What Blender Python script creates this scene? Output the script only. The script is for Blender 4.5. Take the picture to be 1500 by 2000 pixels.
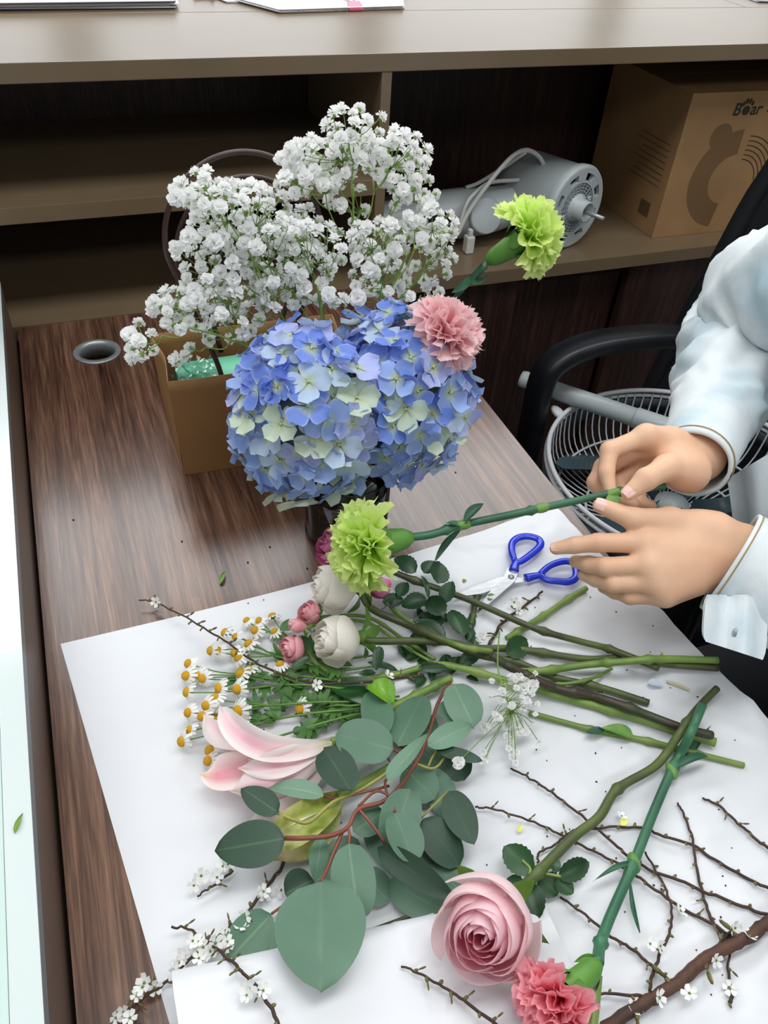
import bpy, bmesh, math, random
import numpy as np
from mathutils import Vector, Matrix, noise
pi = math.pi
scn = bpy.context.scene
for o in list(bpy.data.objects): bpy.data.objects.remove(o, do_unlink=True)
COL = scn.collection

# ---------------------------------------------------------------- camera
FPX, CX, CY = 1578.0, 750.0, 1000.0          # focal length in pixels of the 1500x2000 frame
CAM = Vector((0.098, -1.190, 0.634))         # z = 0 is the desk top, the floor is 0.75 m below it
ROT = Matrix(((0.9346901, 0.1933646, -0.2982692),
              (-0.3504001, 0.6423336, -0.6816358),
              (0.0597841, 0.7416318, 0.6681379)))
cam_data = bpy.data.cameras.new('camera'); cam = bpy.data.objects.new('camera', cam_data); COL.objects.link(cam)
cam.matrix_world = Matrix.Translation(CAM) @ ROT.to_4x4()
cam_data.sensor_fit = 'VERTICAL'; cam_data.sensor_height = 36.0; cam_data.lens = FPX * 36.0 / 2000.0
cam_data.clip_start = 0.02; cam_data.clip_end = 60
scn.camera = cam
scn.view_settings.view_transform = 'Standard'; scn.view_settings.look = 'None'
scn.view_settings.gamma = 1.0; scn.view_settings.use_curve_mapping = False
scn.view_settings.exposure = 0.14

# ---------------------------------------------------------------- light: office ceiling panels and soft room light
w = bpy.data.worlds.new('office_air'); scn.world = w; w.use_nodes = True
w.node_tree.nodes['Background'].inputs[0].default_value = (0.93, 0.97, 1.0, 1)
w.node_tree.nodes['Background'].inputs[1].default_value = 0.20
CEIL = 1.95
def ceiling_lamp(x, y, sx, sy, power):
    L = bpy.data.lights.new('ceiling_light_offscreen', 'AREA'); L.shape = 'RECTANGLE'; L.size = sx; L.size_y = sy
    L.energy = power; L.color = (0.97, 0.99, 1.0); L.spread = math.radians(165)
    o = bpy.data.objects.new('ceiling_light_offscreen', L); COL.objects.link(o); o.location = (x, y, CEIL - 0.03)
    return o
for (lx, ly, sx_, sy_, pw) in [(x, 1.55, 0.9, 1.2, 17) for x in (-1.5, -0.5, 0.5, 1.5, 2.5, 3.5)] + [(x, -0.75, 1.2, 0.6, p_) for x, p_ in ((-0.9, 9), (0.5, 12), (1.9, 9))] + [(x, -2.7, 1.2, 0.6, 9) for x in (-0.9, 0.5, 1.9)]:
    ceiling_lamp(lx, ly, sx_, sy_, pw)

# ---------------------------------------------------------------- pixel -> place
def ray(px, py): return ROT @ Vector((px - CX, -(py - CY), -FPX))
def P(px, py, z=0.0):
    r = ray(px, py); return CAM + r * ((z - CAM.z) / r.z)
def PY(px, py, y):
    r = ray(px, py); return CAM + r * ((y - CAM.y) / r.y)
def PXX(px, py, x):
    r = ray(px, py); return CAM + r * ((x - CAM.x) / r.x)
def PL(pts, z=0.0):
    return [P(p[0], p[1], p[2] if len(p) > 2 else z) for p in pts]
def depth(p): return -(ROT.transposed() @ (Vector(p) - CAM)).z
def mpp(p): return depth(p) / FPX            # metres per pixel at p

# ---------------------------------------------------------------- object helpers
def wloc(o):
    v = Vector((0, 0, 0))
    while o is not None: v += o.location; o = o.parent
    return v
def tag(o, label=None, cat=None, group=None, kind=None):
    if label: o['label'] = label
    if cat: o['category'] = cat
    if group: o['group'] = group
    if kind: o['kind'] = kind
    return o
def thing(name, label, cat, loc, group=None):
    o = bpy.data.objects.new(name, None); COL.objects.link(o); o.location = loc; o.empty_display_size = 0.02
    return tag(o, label, cat, group)
def mesh(name, V, F, mat=None, t=None, s=None, smooth=True):
    me = bpy.data.meshes.new(name); me.from_pydata([tuple(v) for v in V], [], F); me.update()
    if smooth: me.polygons.foreach_set('use_smooth', [True] * len(me.polygons))
    if t is not None: me.attributes.new('t', 'FLOAT', 'POINT').data.foreach_set('value', [float(x) for x in t])
    if s is not None: me.attributes.new('s', 'FLOAT', 'POINT').data.foreach_set('value', [float(x) for x in s])
    if mat: me.materials.append(mat)
    return me
def mk(name, V, F, mat, parent=None, t=None, s=None, smooth=True, origin=None):
    """one mesh object from world-space vertices"""
    if parent is not None: base = wloc(parent)
    else: base = Vector(origin) if origin is not None else Vector(V[0])
    me = mesh(name, [Vector(v) - base for v in V], F, mat, t, s, smooth)
    o = bpy.data.objects.new(name, me); COL.objects.link(o)
    if parent is not None: o.parent = parent
    else: o.location = base
    return o
def inst(name, me, parent, p, rot3, sc=1.0):
    o = bpy.data.objects.new(name, me); COL.objects.link(o); o.parent = parent
    S = Matrix.Diagonal((sc, sc, sc)) if not isinstance(sc, tuple) else Matrix.Diagonal(sc)
    m = (rot3 @ S).to_4x4(); m.translation = Vector(p) - (wloc(parent) if parent else Vector()); o.matrix_local = m
    return o
class MB:
    """collects shapes that make up ONE part"""
    def __init__(s): s.V = []; s.F = []; s.T = []; s.S = []
    def add(s, V, F, t=None, sv=None):
        n = len(s.V); s.V += [Vector(v) for v in V]; s.F += [[i + n for i in f] for f in F]
        s.T += list(t) if t is not None else [0.5] * len(V); s.S += list(sv) if sv is not None else [0.0] * len(V)
        return s
    def box(s, a, b, bev=0.0):
        a = Vector(a); b = Vector(b)
        lo = Vector((min(a.x, b.x), min(a.y, b.y), min(a.z, b.z))); hi = Vector((max(a.x, b.x), max(a.y, b.y), max(a.z, b.z)))
        bm = bmesh.new(); bmesh.ops.create_cube(bm, size=1.0)
        for v in bm.verts: v.co = Vector(((lo[i] + hi[i]) / 2 + v.co[i] * (hi[i] - lo[i]) for i in range(3)))
        if bev > 0: bmesh.ops.bevel(bm, geom=bm.edges[:], offset=bev, segments=2, affect='EDGES', profile=0.6)
        bm.verts.index_update()
        s.add([v.co.copy() for v in bm.verts], [[v.index for v in f.verts] for f in bm.faces]); bm.free(); return s
    def tube(s, pts, r, n=8, caps=True, t=None):
        V, F, T = tube(pts, r, n, caps); return s.add(V, F, T if t is None else [t] * len(V))
    def build(s, name, mat, parent=None, smooth=True, origin=None):
        return mk(name, s.V, s.F, mat, parent, s.T, s.S, smooth, origin)
def frame(axis, up=(0, 0, 1)):
    z = Vector(axis).normalized(); u = Vector(up)
    if abs(z.dot(u.normalized())) > 0.98: u = Vector((1, 0, 0.1))
    x = u.cross(z).normalized(); y = z.cross(x)
    return Matrix((x, y, z)).transposed()
def spline(pts, k=6):
    pts = [Vector(p) for p in pts]
    if len(pts) < 3: return [pts[0].lerp(pts[-1], i / k) for i in range(k + 1)]
    q = [pts[0] * 2 - pts[1]] + pts + [pts[-1] * 2 - pts[-2]]; out = []
    for i in range(1, len(q) - 2):
        a, b, c, d = q[i - 1:i + 3]
        for j in range(k):
            x = j / k
            out.append(0.5 * (2 * b + (c - a) * x + (2 * a - 5 * b + 4 * c - d) * x * x + (3 * b - a - 3 * c + d) * x ** 3))
    out.append(pts[-1]); return out
def tube(pts, r, n=8, caps=True):
    pts = [Vector(p) for p in pts]; m = len(pts)
    rs = [r] * m if not isinstance(r, (list, tuple)) else [r[0] + (r[-1] - r[0]) * i / (m - 1) for i in range(m)] if len(r) == 2 else list(r)
    V = []; F = []; T = []; nrm = None
    for i, p in enumerate(pts):
        d = (pts[min(i + 1, m - 1)] - pts[max(i - 1, 0)])
        d = d.normalized() if d.length > 1e-9 else Vector((0, 0, 1))
        if nrm is None: nrm = d.orthogonal().normalized()
        else:
            nrm = nrm - d * nrm.dot(d); nrm = nrm.normalized() if nrm.length > 1e-6 else d.orthogonal().normalized()
        b = d.cross(nrm)
        for j in range(n):
            a = 2 * pi * j / n; V.append(p + (nrm * math.cos(a) + b * math.sin(a)) * rs[i]); T.append(i / (m - 1))
    for i in range(m - 1):
        for j in range(n):
            F.append([i * n + j, i * n + (j + 1) % n, (i + 1) * n + (j + 1) % n, (i + 1) * n + j])
    if caps: F.append(list(range(n))[::-1]); F.append([(m - 1) * n + j for j in range(n)])
    return V, F, T
def gridsurf(fn, nu, nv):
    V = []; F = []; T = []; S = []
    for i in range(nv + 1):
        for j in range(nu + 1):
            u = -1 + 2 * j / nu; v = i / nv
            V.append(fn(u, v)); T.append(v); S.append(abs(u))
    for i in range(nv):
        for j in range(nu):
            a = i * (nu + 1) + j; F.append([a, a + 1, a + nu + 2, a + nu + 1])
    return V, F, T, S
def lathe(prof, n=32, c=(0, 0, 0), R=None, close=False):
    V = []; F = []; T = []; c = Vector(c); R = R or Matrix.Identity(3); m = len(prof)
    for i, (r, z) in enumerate(prof):
        for j in range(n):
            a = 2 * pi * j / n; V.append(c + R @ Vector((r * math.cos(a), r * math.sin(a), z))); T.append(i / (m - 1))
    for i in range(m - 1 if not close else m):
        k = (i + 1) % m
        for j in range(n): F.append([i * n + j, i * n + (j + 1) % n, k * n + (j + 1) % n, k * n + j])
    return V, F, T
def blob(c, r, R=None, nu=8, nv=5):
    """ellipsoid, r = (rx, ry, rz)"""
    if not isinstance(r, (tuple, list)): r = (r, r, r)
    R = R or Matrix.Identity(3); c = Vector(c); V = [c + R @ Vector((0, 0, -r[2]))]; T = [0]; F = []
    for i in range(1, nv):
        b = -pi / 2 + pi * i / nv
        for j in range(nu):
            a = 2 * pi * j / nu
            V.append(c + R @ Vector((r[0] * math.cos(b) * math.cos(a), r[1] * math.cos(b) * math.sin(a), r[2] * math.sin(b)))); T.append(i / nv)
    V.append(c + R @ Vector((0, 0, r[2]))); T.append(1); e = len(V) - 1
    for j in range(nu):
        F.append([0, 1 + (j + 1) % nu, 1 + j]); F.append([e, e - nu + j, e - nu + (j + 1) % nu])
    for i in range(nv - 2):
        for j in range(nu):
            a = 1 + i * nu; F.append([a + j, a + (j + 1) % nu, a + nu + (j + 1) % nu, a + nu + j])
    return V, F, T
def prism(outline, thick, R=None):
    """flat polygon (world points, roughly planar) given a thickness downwards"""
    n = len(outline); d = Vector((0, 0, -thick)) if R is None else R
    V = [Vector(p) for p in outline] + [Vector(p) + d for p in outline]
    F = [list(range(n)), [n + i for i in range(n)][::-1]] + [[i, n + i, n + (i + 1) % n, (i + 1) % n] for i in range(n)]
    return V, F

# ---------------------------------------------------------------- materials
def lin(c):
    f = lambda x: (x / 12.92 if x <= 0.04045 else ((x + 0.055) / 1.055) ** 2.4)
    return tuple(f(x / 255.0) for x in c[:3]) + (1.0,)
MATS = {}
def M(name, col, rough=0.5, col2=None, nscale=8.0, stretch=(1, 1, 1), ndist=0.0, lo=0.35, hi=0.65, ramp=None, edge=None, objcol=False, veins=None,
      rnd=0.0, transl=0.0, bump=None, metal=0.0, coat=0.0, spec=0.5, ior=1.5, trans=0.0, sss=0.0):
    m = bpy.data.materials.new(name); m.use_nodes = True; nt = m.node_tree; N = nt.nodes; Lk = nt.links; b = N['Principled BSDF']
    def node(ty, **kw):
        x = N.new(ty)
        for k, v in kw.items(): setattr(x, k, v)
        return x
    def mix(fac, a, c):
        x = node('ShaderNodeMix', data_type='RGBA')
        for sk, v in ((x.inputs[0], fac), (x.inputs[6], a), (x.inputs[7], c)):
            if hasattr(v, 'links'): Lk.new(v, sk)
            else: sk.default_value = v
        return x.outputs[2]
    tc = node('ShaderNodeTexCoord'); mp = node('ShaderNodeMapping'); Lk.new(tc.outputs['Object'], mp.inputs['Vector']); mp.inputs['Scale'].default_value = stretch
    if objcol: cur = node('ShaderNodeObjectInfo').outputs['Color']
    else:
        r = node('ShaderNodeRGB'); r.outputs[0].default_value = lin(col); cur = r.outputs[0]
    if ramp:      # colours along the attribute t; None keeps the base colour
        at = node('ShaderNodeAttribute', attribute_name='t'); cr = node('ShaderNodeValToRGB'); e = cr.color_ramp.elements
        if objcol:     # ramp = (centre colour, pos0, pos1)
            mr = node('ShaderNodeMapRange'); mr.inputs[1].default_value = ramp[1]; mr.inputs[2].default_value = ramp[2]
            Lk.new(at.outputs['Fac'], mr.inputs[0]); cur = mix(mr.outputs[0], lin(ramp[0]), cur)
        else:
            while len(e) < len(ramp): e.new(0.5)
            for el, (p, c) in zip(e, ramp): el.position = p; el.color = lin(c)
            Lk.new(at.outputs['Fac'], cr.inputs[0]); cur = cr.outputs[0]
    if edge:      # (colour, pos0, pos1) across the attribute s (0 = midrib, 1 = margin)
        at = node('ShaderNodeAttribute', attribute_name='s'); mr = node('ShaderNodeMapRange'); mr.inputs[1].default_value = edge[1]; mr.inputs[2].default_value = edge[2]
        Lk.new(at.outputs['Fac'], mr.inputs[0]); cur = mix(mr.outputs[0], cur, lin(edge[0]))
    if veins:     # (colour, count, slope, strength): side veins drawn along t and s
        a1 = node('ShaderNodeAttribute', attribute_name='t'); a2 = node('ShaderNodeAttribute', attribute_name='s')
        m1 = node('ShaderNodeMath', operation='MULTIPLY'); m1.inputs[1].default_value = veins[1]; Lk.new(a1.outputs['Fac'], m1.inputs[0])
        m2 = node('ShaderNodeMath', operation='MULTIPLY_ADD'); m2.inputs[1].default_value = -veins[2]; Lk.new(a2.outputs['Fac'], m2.inputs[0]); Lk.new(m1.outputs[0], m2.inputs[2])
        m3 = node('ShaderNodeMath', operation='PINGPONG'); m3.inputs[1].default_value = 0.5; Lk.new(m2.outputs[0], m3.inputs[0])
        mr = node('ShaderNodeMapRange'); mr.inputs[1].default_value = 0.09; mr.inputs[2].default_value = 0.0; mr.inputs[4].default_value = veins[3]; Lk.new(m3.outputs[0], mr.inputs[0]); cur = mix(mr.outputs[0], cur, lin(veins[0]))
    if col2:
        nz = node('ShaderNodeTexNoise'); nz.inputs['Scale'].default_value = nscale; nz.inputs['Detail'].default_value = 5; nz.inputs['Distortion'].default_value = ndist
        Lk.new(mp.outputs[0], nz.inputs['Vector'])
        mr = node('ShaderNodeMapRange'); mr.inputs[1].default_value = lo; mr.inputs[2].default_value = hi; Lk.new(nz.outputs['Fac'], mr.inputs[0])
        cur = mix(mr.outputs[0], cur, lin(col2))
    if rnd:
        oi = node('ShaderNodeObjectInfo'); mr = node('ShaderNodeMapRange'); mr.inputs[3].default_value = 1 - rnd; mr.inputs[4].default_value = 1 + rnd
        Lk.new(oi.outputs['Random'], mr.inputs[0]); hs = node('ShaderNodeHueSaturation'); Lk.new(mr.outputs[0], hs.inputs['Value']); Lk.new(cur, hs.inputs['Color']); cur = hs.outputs[0]
    Lk.new(cur, b.inputs['Base Color'])
    b.inputs['Roughness'].default_value = rough; b.inputs['Metallic'].default_value = metal; b.inputs['IOR'].default_value = ior
    b.inputs['Specular IOR Level'].default_value = spec; b.inputs['Coat Weight'].default_value = coat; b.inputs['Coat Roughness'].default_value = 0.15
    b.inputs['Transmission Weight'].default_value = trans
    if sss: b.inputs['Subsurface Weight'].default_value = sss; b.inputs['Subsurface Radius'].default_value = (0.01, 0.004, 0.002); b.inputs['Subsurface Scale'].default_value = 0.5
    if bump:
        nz = node('ShaderNodeTexNoise'); nz.inputs['Scale'].default_value = bump[0]; nz.inputs['Detail'].default_value = 4
        bp = node('ShaderNodeBump'); bp.inputs['Strength'].default_value = bump[1]; bp.inputs['Distance'].default_value = bump[2] if len(bump) > 2 else 0.002
        Lk.new(mp.outputs[0], nz.inputs['Vector']); Lk.new(nz.outputs['Fac'], bp.inputs['Height']); Lk.new(bp.outputs[0], b.inputs['Normal'])
    if transl:
        tr = node('ShaderNodeBsdfTranslucent'); Lk.new(cur, tr.inputs['Color']); ms = node('ShaderNodeMixShader'); ms.inputs[0].default_value = transl
        out = N['Material Output']; Lk.new(b.outputs[0], ms.inputs[1]); Lk.new(tr.outputs[0], ms.inputs[2]); Lk.new(ms.outputs[0], out.inputs['Surface'])
    MATS[name] = m; return m
def clearglass(name, tint, ior=1.45, rough=0.0):
    m = bpy.data.materials.new(name); m.use_nodes = True; nt = m.node_tree; N = nt.nodes; N.remove(N['Principled BSDF'])
    tr = N.new('ShaderNodeBsdfTransparent'); tr.inputs[0].default_value = lin(tint); gl = N.new('ShaderNodeBsdfGlossy'); gl.inputs['Roughness'].default_value = rough
    fr = N.new('ShaderNodeFresnel'); fr.inputs[0].default_value = ior; mx = N.new('ShaderNodeMixShader'); Lk = nt.links
    Lk.new(fr.outputs[0], mx.inputs[0]); Lk.new(tr.outputs[0], mx.inputs[1]); Lk.new(gl.outputs[0], mx.inputs[2]); Lk.new(mx.outputs[0], N['Material Output'].inputs['Surface'])
    MATS[name] = m; return m
def wood(name, dark, mid, light, rough, along='y', coat=0.0, spec=0.5, bump=0.25):
    m = bpy.data.materials.new(name); m.use_nodes = True; nt = m.node_tree; N = nt.nodes; Lk = nt.links; b = N['Principled BSDF']
    tc = N.new('ShaderNodeTexCoord'); mp = N.new('ShaderNodeMapping'); Lk.new(tc.outputs['Object'], mp.inputs[0])
    mp.inputs['Scale'].default_value = (1, 0.035, 1) if along == 'y' else (1, 1, 0.05)
    def nz(sc, det, dist):
        x = N.new('ShaderNodeTexNoise'); x.inputs['Scale'].default_value = sc; x.inputs['Detail'].default_value = det; x.inputs['Distortion'].default_value = dist
        Lk.new(mp.outputs[0], x.inputs['Vector']); return x
    a = nz(30, 5, 1.6); c = nz(210, 8, 0.6); d = nz(620, 3, 0.2)
    r1 = N.new('ShaderNodeValToRGB'); e = r1.color_ramp.elements; e[0].position = 0.33; e[0].color = lin(dark); e[1].position = 0.68; e[1].color = lin(light); x = e.new(0.5); x.color = lin(mid)
    am = N.new('ShaderNodeMath'); am.operation = 'MULTIPLY_ADD'; am.inputs[1].default_value = 0.55; Lk.new(c.outputs['Fac'], am.inputs[0])
    am2 = N.new('ShaderNodeMath'); am2.operation = 'MULTIPLY'; am2.inputs[1].default_value = 0.45; Lk.new(a.outputs['Fac'], am2.inputs[0]); Lk.new(am2.outputs[0], am.inputs[2])
    Lk.new(am.outputs[0], r1.inputs[0])
    mx = N.new('ShaderNodeMix'); mx.data_type = 'RGBA'; mx.blend_type = 'MULTIPLY'; mx.inputs[0].default_value = 0.5
    r2 = N.new('ShaderNodeValToRGB'); r2.color_ramp.elements[0].position = 0.38; r2.color_ramp.elements[1].position = 0.6; r2.color_ramp.elements[0].color = (0.25, 0.25, 0.25, 1)
    Lk.new(d.outputs['Fac'], r2.inputs[0]); Lk.new(r1.outputs[0], mx.inputs[6]); Lk.new(r2.outputs[0], mx.inputs[7]); Lk.new(mx.outputs[2], b.inputs['Base Color'])
    bp = N.new('ShaderNodeBump'); bp.inputs['Strength'].default_value = bump; bp.inputs['Distance'].default_value = 0.0006; Lk.new(c.outputs['Fac'], bp.inputs['Height']); Lk.new(bp.outputs[0], b.inputs['Normal'])
    b.inputs['Roughness'].default_value = rough; b.inputs['Coat Weight'].default_value = coat; b.inputs['Coat Roughness'].default_value = 0.2; b.inputs['Specular IOR Level'].default_value = spec
    return m
m_desk = wood('walnut_laminate', (58, 37, 29), (108, 76, 60), (150, 114, 92), 0.30, 'y', coat=0.45)
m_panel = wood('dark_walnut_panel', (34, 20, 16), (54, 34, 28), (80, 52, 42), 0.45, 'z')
m_taupe = M('taupe_laminate', (124, 106, 82), 0.3, (112, 95, 73), 3.0, spec=0.55)
m_brown = M('brown_partition_panel', (104, 84, 72), 0.45, (92, 74, 64), 4.0)
m_black = M('black_rubber', (14, 14, 15), 0.6)
m_floor = M('grey_floor_tile', (92, 90, 88), 0.4, (80, 78, 76), 3.0)
m_wall = M('white_wall_paint', (214, 214, 210), 0.8, (206, 206, 203), 2.0)
m_ceil = M('white_ceiling_tile', (225, 226, 226), 0.9, (215, 216, 216), 30.0)
m_steel = M('brushed_steel', (176, 182, 182), 0.35, (158, 163, 164), 40.0, (1, 1, 8), metal=0.5)
m_glassledge = M('white_glass_ledge', (216, 226, 224), 0.08, (208, 221, 218), 1.5, (6, 0.6, 1), coat=0.5)
m_alu = M('grey_metal_trim', (128, 138, 140), 0.4, metal=0.4)
m_paper = M('white_wrapping_paper', (226, 228, 231), 0.40, (221, 223, 227), 4.0, bump=(16, 0.25, 0.005), spec=0.4)
m_sheet = M('white_office_paper', (232, 232, 236), 0.8, (226, 226, 231), 4.0)
# ================================================================ the setting
FZ = -0.75
b = MB().box((-3.0, -4.0, FZ - 0.05), (4.5, 3.2, FZ)); tag(b.build('floor', m_floor, smooth=False, origin=(0, 0, FZ)), 'grey tiled office floor', 'floor', kind='structure')
b = MB().box((-3.0, -4.0, CEIL), (4.5, 3.2, CEIL + 0.05)); tag(b.build('ceiling', m_ceil, smooth=False, origin=(0, 0, CEIL)), 'white office ceiling', 'ceiling', kind='structure')
b = MB().box((-3.0, 3.2, FZ), (4.5, 3.25, CEIL)); tag(b.build('wall_back', m_wall, smooth=False, origin=(0, 3.2, FZ)), 'white wall behind the reception counter', 'wall', kind='structure')

m_day = bpy.data.materials.new('daylight_window_pane'); m_day.use_nodes = True
pb = m_day.node_tree.nodes['Principled BSDF']; pb.inputs['Base Color'].default_value = (0.9, 0.95, 1, 1); pb.inputs['Emission Color'].default_value = (0.93, 0.97, 1.0, 1); pb.inputs['Emission Strength'].default_value = 1.15; pb.inputs['Roughness'].default_value = 0.1
for k in range(5):                              # bright street windows in the far wall
    x = -2.4 + 1.4 * k; wn = thing('window_%d_offscreen' % (k + 1), 'tall bright window in the far wall', 'window', (x + 0.6, 3.19, 0.1)); wn['kind'] = 'structure'; wn['group'] = 'windows in the far wall'
    MB().box((x, 3.180, 0.10), (x + 1.2, 3.188, 1.70)).build('pane_offscreen', m_day, wn, False)
    for a_, c_ in (((x - 0.05, 3.16, 0.05), (x, 3.199, 1.75)), ((x + 1.2, 3.16, 0.05), (x + 1.25, 3.199, 1.75)), ((x, 3.16, 0.05), (x + 1.2, 3.199, 0.10)), ((x, 3.16, 1.70), (x + 1.2, 3.199, 1.75))): MB().box(a_, c_).build('frame', m_alu, wn, False)

# low partition left of the desk, with its white glass ledge
part = thing('wall_left', 'low brown partition with white glass ledge beside the desk', 'partition', (-0.012, -1.0, FZ)); part['kind'] = 'structure'
MB().box((-0.022, -1.9, FZ), (-0.0042, -0.030, 0.072), 0.0006).build('panel', m_brown, part, False)
MB().box((-0.022, -1.9, 0.072), (-0.0040, -0.030, 0.0865), 0.0006).build('edge_trim', m_alu, part, False)
MB().box((-0.0225, -1.9, 0.0865), (-0.0040, -0.030, 0.088), 0.0004).build('ledge', m_glassledge, part, False)
MB().box((-0.30, -1.9, 0.080), (-0.0228, -0.030, 0.087), 0.001).build('glass_sheet', M('pale_green_glass', (205, 226, 218), 0.05, coat=0.6), part, False)
MB().box((-0.30, -1.9, FZ), (-0.0222, -0.030, 0.0795), 0.001).build('core', m_brown, part, False)

# ---------------------------------------------------------------- reception counter with open shelves
cnt = thing('reception_counter', 'taupe laminate reception counter with open shelves behind the desk', 'counter', (0.6, 0.18, FZ))
X0, X1, CB = -0.7, 2.4, 0.37
MB().box((X0, 0.0, 0.329), (X1, 0.2705, 0.353), 0.0012).build('counter_top', m_taupe, cnt, False)
MB().box((X0, 0.2725, 0.329), (1.42, 0.62, 0.353), 0.0008).build('counter_top', m_taupe, cnt, False)
MB().box((1.4215, 0.2725, 0.329), (X1, 0.62, 0.353), 0.0008).build('counter_top', m_taupe, cnt, False)
MB().box((X0, 0.0, -0.0235), (X1, CB, 0.0015), 0.0008).build('shelf_board', m_taupe, cnt, False)
MB().box((X0, 0.0, 0.154), (0.5605, CB, 0.1775), 0.0008).build('shelf_board', m_taupe, cnt, False)
MB().box((0.561, 0.001, 0.0016), (0.577, CB, 0.3288), 0.0008).build('divider', m_taupe, cnt, False)
MB().box((1.75, 0.001, 0.0016), (1.766, CB, 0.3288), 0.0008).build('divider', m_taupe, cnt, False)
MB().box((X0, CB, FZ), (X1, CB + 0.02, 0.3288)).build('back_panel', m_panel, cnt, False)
xs = [X0, -0.2, 0.35, 0.86, 1.10, 1.62, X1]
for i in range(len(xs) - 1):
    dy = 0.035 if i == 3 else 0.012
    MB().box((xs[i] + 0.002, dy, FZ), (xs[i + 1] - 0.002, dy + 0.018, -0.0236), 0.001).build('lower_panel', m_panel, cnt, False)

# ---------------------------------------------------------------- desk with cable grommet
desk = thing('desk', 'dark walnut desk with metal cable grommet, under the flowers', 'desk', (0.30, -0.9, FZ))
GC = Vector((0.1035, -0.0985, 0.0)); GR = 0.0285
def holed_board(x0, x1, y0, y1, z0, z1, c, r, n=32):
    bm = bmesh.new(); rings = []
    for z in (z1, z0):
        rect = [bm.verts.new((x, y, z)) for x, y in ((x0, y0), (x1, y0), (x1, y1), (x0, y1))]
        circ = [bm.verts.new((c.x + r * math.cos(2 * pi * i / n), c.y + r * math.sin(2 * pi * i / n), z)) for i in range(n)]
        ed = [bm.edges.new((rect[i], rect[(i + 1) % 4])) for i in range(4)] + [bm.edges.new((circ[i], circ[(i + 1) % n])) for i in range(n)]
        bmesh.ops.triangle_fill(bm, use_beauty=True, edges=ed); rings.append((rect, circ))
    for k, m in ((0, 4), (1, n)):
        A = rings[0][k]; B = rings[1][k]
        for i in range(m): bm.faces.new((A[i], A[(i + 1) % m], B[(i + 1) % m], B[i]))
    bmesh.ops.recalc_face_normals(bm, faces=bm.faces[:]); bm.verts.index_update()
    V = [v.co.copy() for v in bm.verts]; F = [[v.index for v in f.verts] for f in bm.faces]; bm.free(); return V, F
V, F = holed_board(0.0, 0.60, -1.80, -0.0015, -0.025, 0.0, GC, GR)
top = mk('desk_top', V, F, m_desk, desk, smooth=False)
MB().box((0.02, -1.76, FZ), (0.58, -1.735, -0.0252)).build('side_panel', m_panel, desk, False)
MB().box((0.02, -0.045, FZ), (0.58, -0.02, -0.0252)).build('side_panel', m_panel, desk, False)
V, F, T = lathe([(0.0240, -0.020), (0.0246, -0.003), (0.0262, 0.0022), (0.0325, 0.0018), (0.0343, 0.0003), (0.0283, 0.0003), (0.0277, -0.020)], 40, GC, close=True)
mk('cable_grommet', V, F, m_steel, desk)
V, F, T = lathe([(0.0001, -0.055), (0.025, -0.055), (0.0276, -0.026)], 32, GC); mk('cable_sleeve', V, F, M('dark_wood_hole', (58, 42, 32), 0.8), desk)

# ---------------------------------------------------------------- paper on the counter
def sheets(label, corners, z0, n, mat, name='document_stack', jit=0.004, th=0.0011, seed=1, label_mat=None):
    rnd = random.Random(seed); c = sum((Vector((p[0], p[1], 0)) for p in corners), Vector()) / len(corners)
    r = thing(name, label, 'papers', (c.x, c.y, z0), 'papers lying on the counter top')
    for k in range(n):
        dx = rnd.uniform(-jit, jit); dy = rnd.uniform(-jit, jit); a = rnd.uniform(-0.015, 0.015)
        pts = []
        for p in corners:
            q = Vector((p[0], p[1], 0)) - c; q = Matrix.Rotation(a, 3, 'Z') @ q; pts.append((c.x + q.x + dx, c.y + q.y + dy, z0 + (k + 1) * th))
        V, F = prism(pts, th * 0.8); mk('sheet', V, F, mat if k % 3 or label_mat is None else label_mat, r, smooth=False)
    return r
ZC = 0.3535
def CP(px, py, z=ZC):
    q = P(px, py, z); return (q.x, q.y)
bl = CP(0, 22); br = CP(344, 17)
m_darkfolder = M('dark_folder_card', (40, 42, 58), 0.6, (50, 52, 66), 6)
sheets('thick stack of documents over a dark folder at counter end', [(bl[0] - 0.12, bl[1]), br, (br[0] + 0.02, br[1] + 0.21), (bl[0] - 0.12, bl[1] + 0.21)], ZC, 9, m_sheet, jit=0.007, th=0.0013, seed=3, label_mat=m_darkfolder)
c1 = CP(545, 26); c2 = CP(800, 16)
m_print = M('printed_sheet', (234, 234, 238), 0.8, (176, 178, 190), 260, (0.25, 2.4, 1), lo=0.6, hi=0.66)
st = sheets('thin stapled document held by a pink clip on counter', [c1, (c2[0] - 0.015, c2[1] - 0.008), (c2[0] + 0.06, c2[1] + 0.19), (c1[0] - 0.055, c1[1] + 0.10)], ZC, 5, m_print, seed=5, jit=0.003)
k = CP(694, 20)
clip = thing('binder_clip', 'small pink binder clip on a white document', 'clip', (k[0], k[1], ZC + 0.006))
V, F = prism([(k[0] - 0.013, k[1] - 0.008, ZC + 0.0035), (k[0] + 0.013, k[1] - 0.006, ZC + 0.0035), (k[0] + 0.012, k[1] + 0.014, ZC + 0.011), (k[0] - 0.012, k[1] + 0.012, ZC + 0.011)], 0.0015)
m_pink_clip = M('pink_enamel', (222, 104, 136), 0.35); mk('clip_body', V, F, m_pink_clip, clip, smooth=False)
V, F = prism([(k[0] - 0.013, k[1] - 0.009, ZC + 0.0035), (k[0] + 0.013, k[1] - 0.007, ZC + 0.0035), (k[0] + 0.013, k[1] - 0.0065, ZC + 0.0005), (k[0] - 0.013, k[1] - 0.0085, ZC + 0.0005)], 0.0008, Vector((0, 0.001, 0))); mk('clip_spine', V, F, m_pink_clip, clip, smooth=False)
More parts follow.
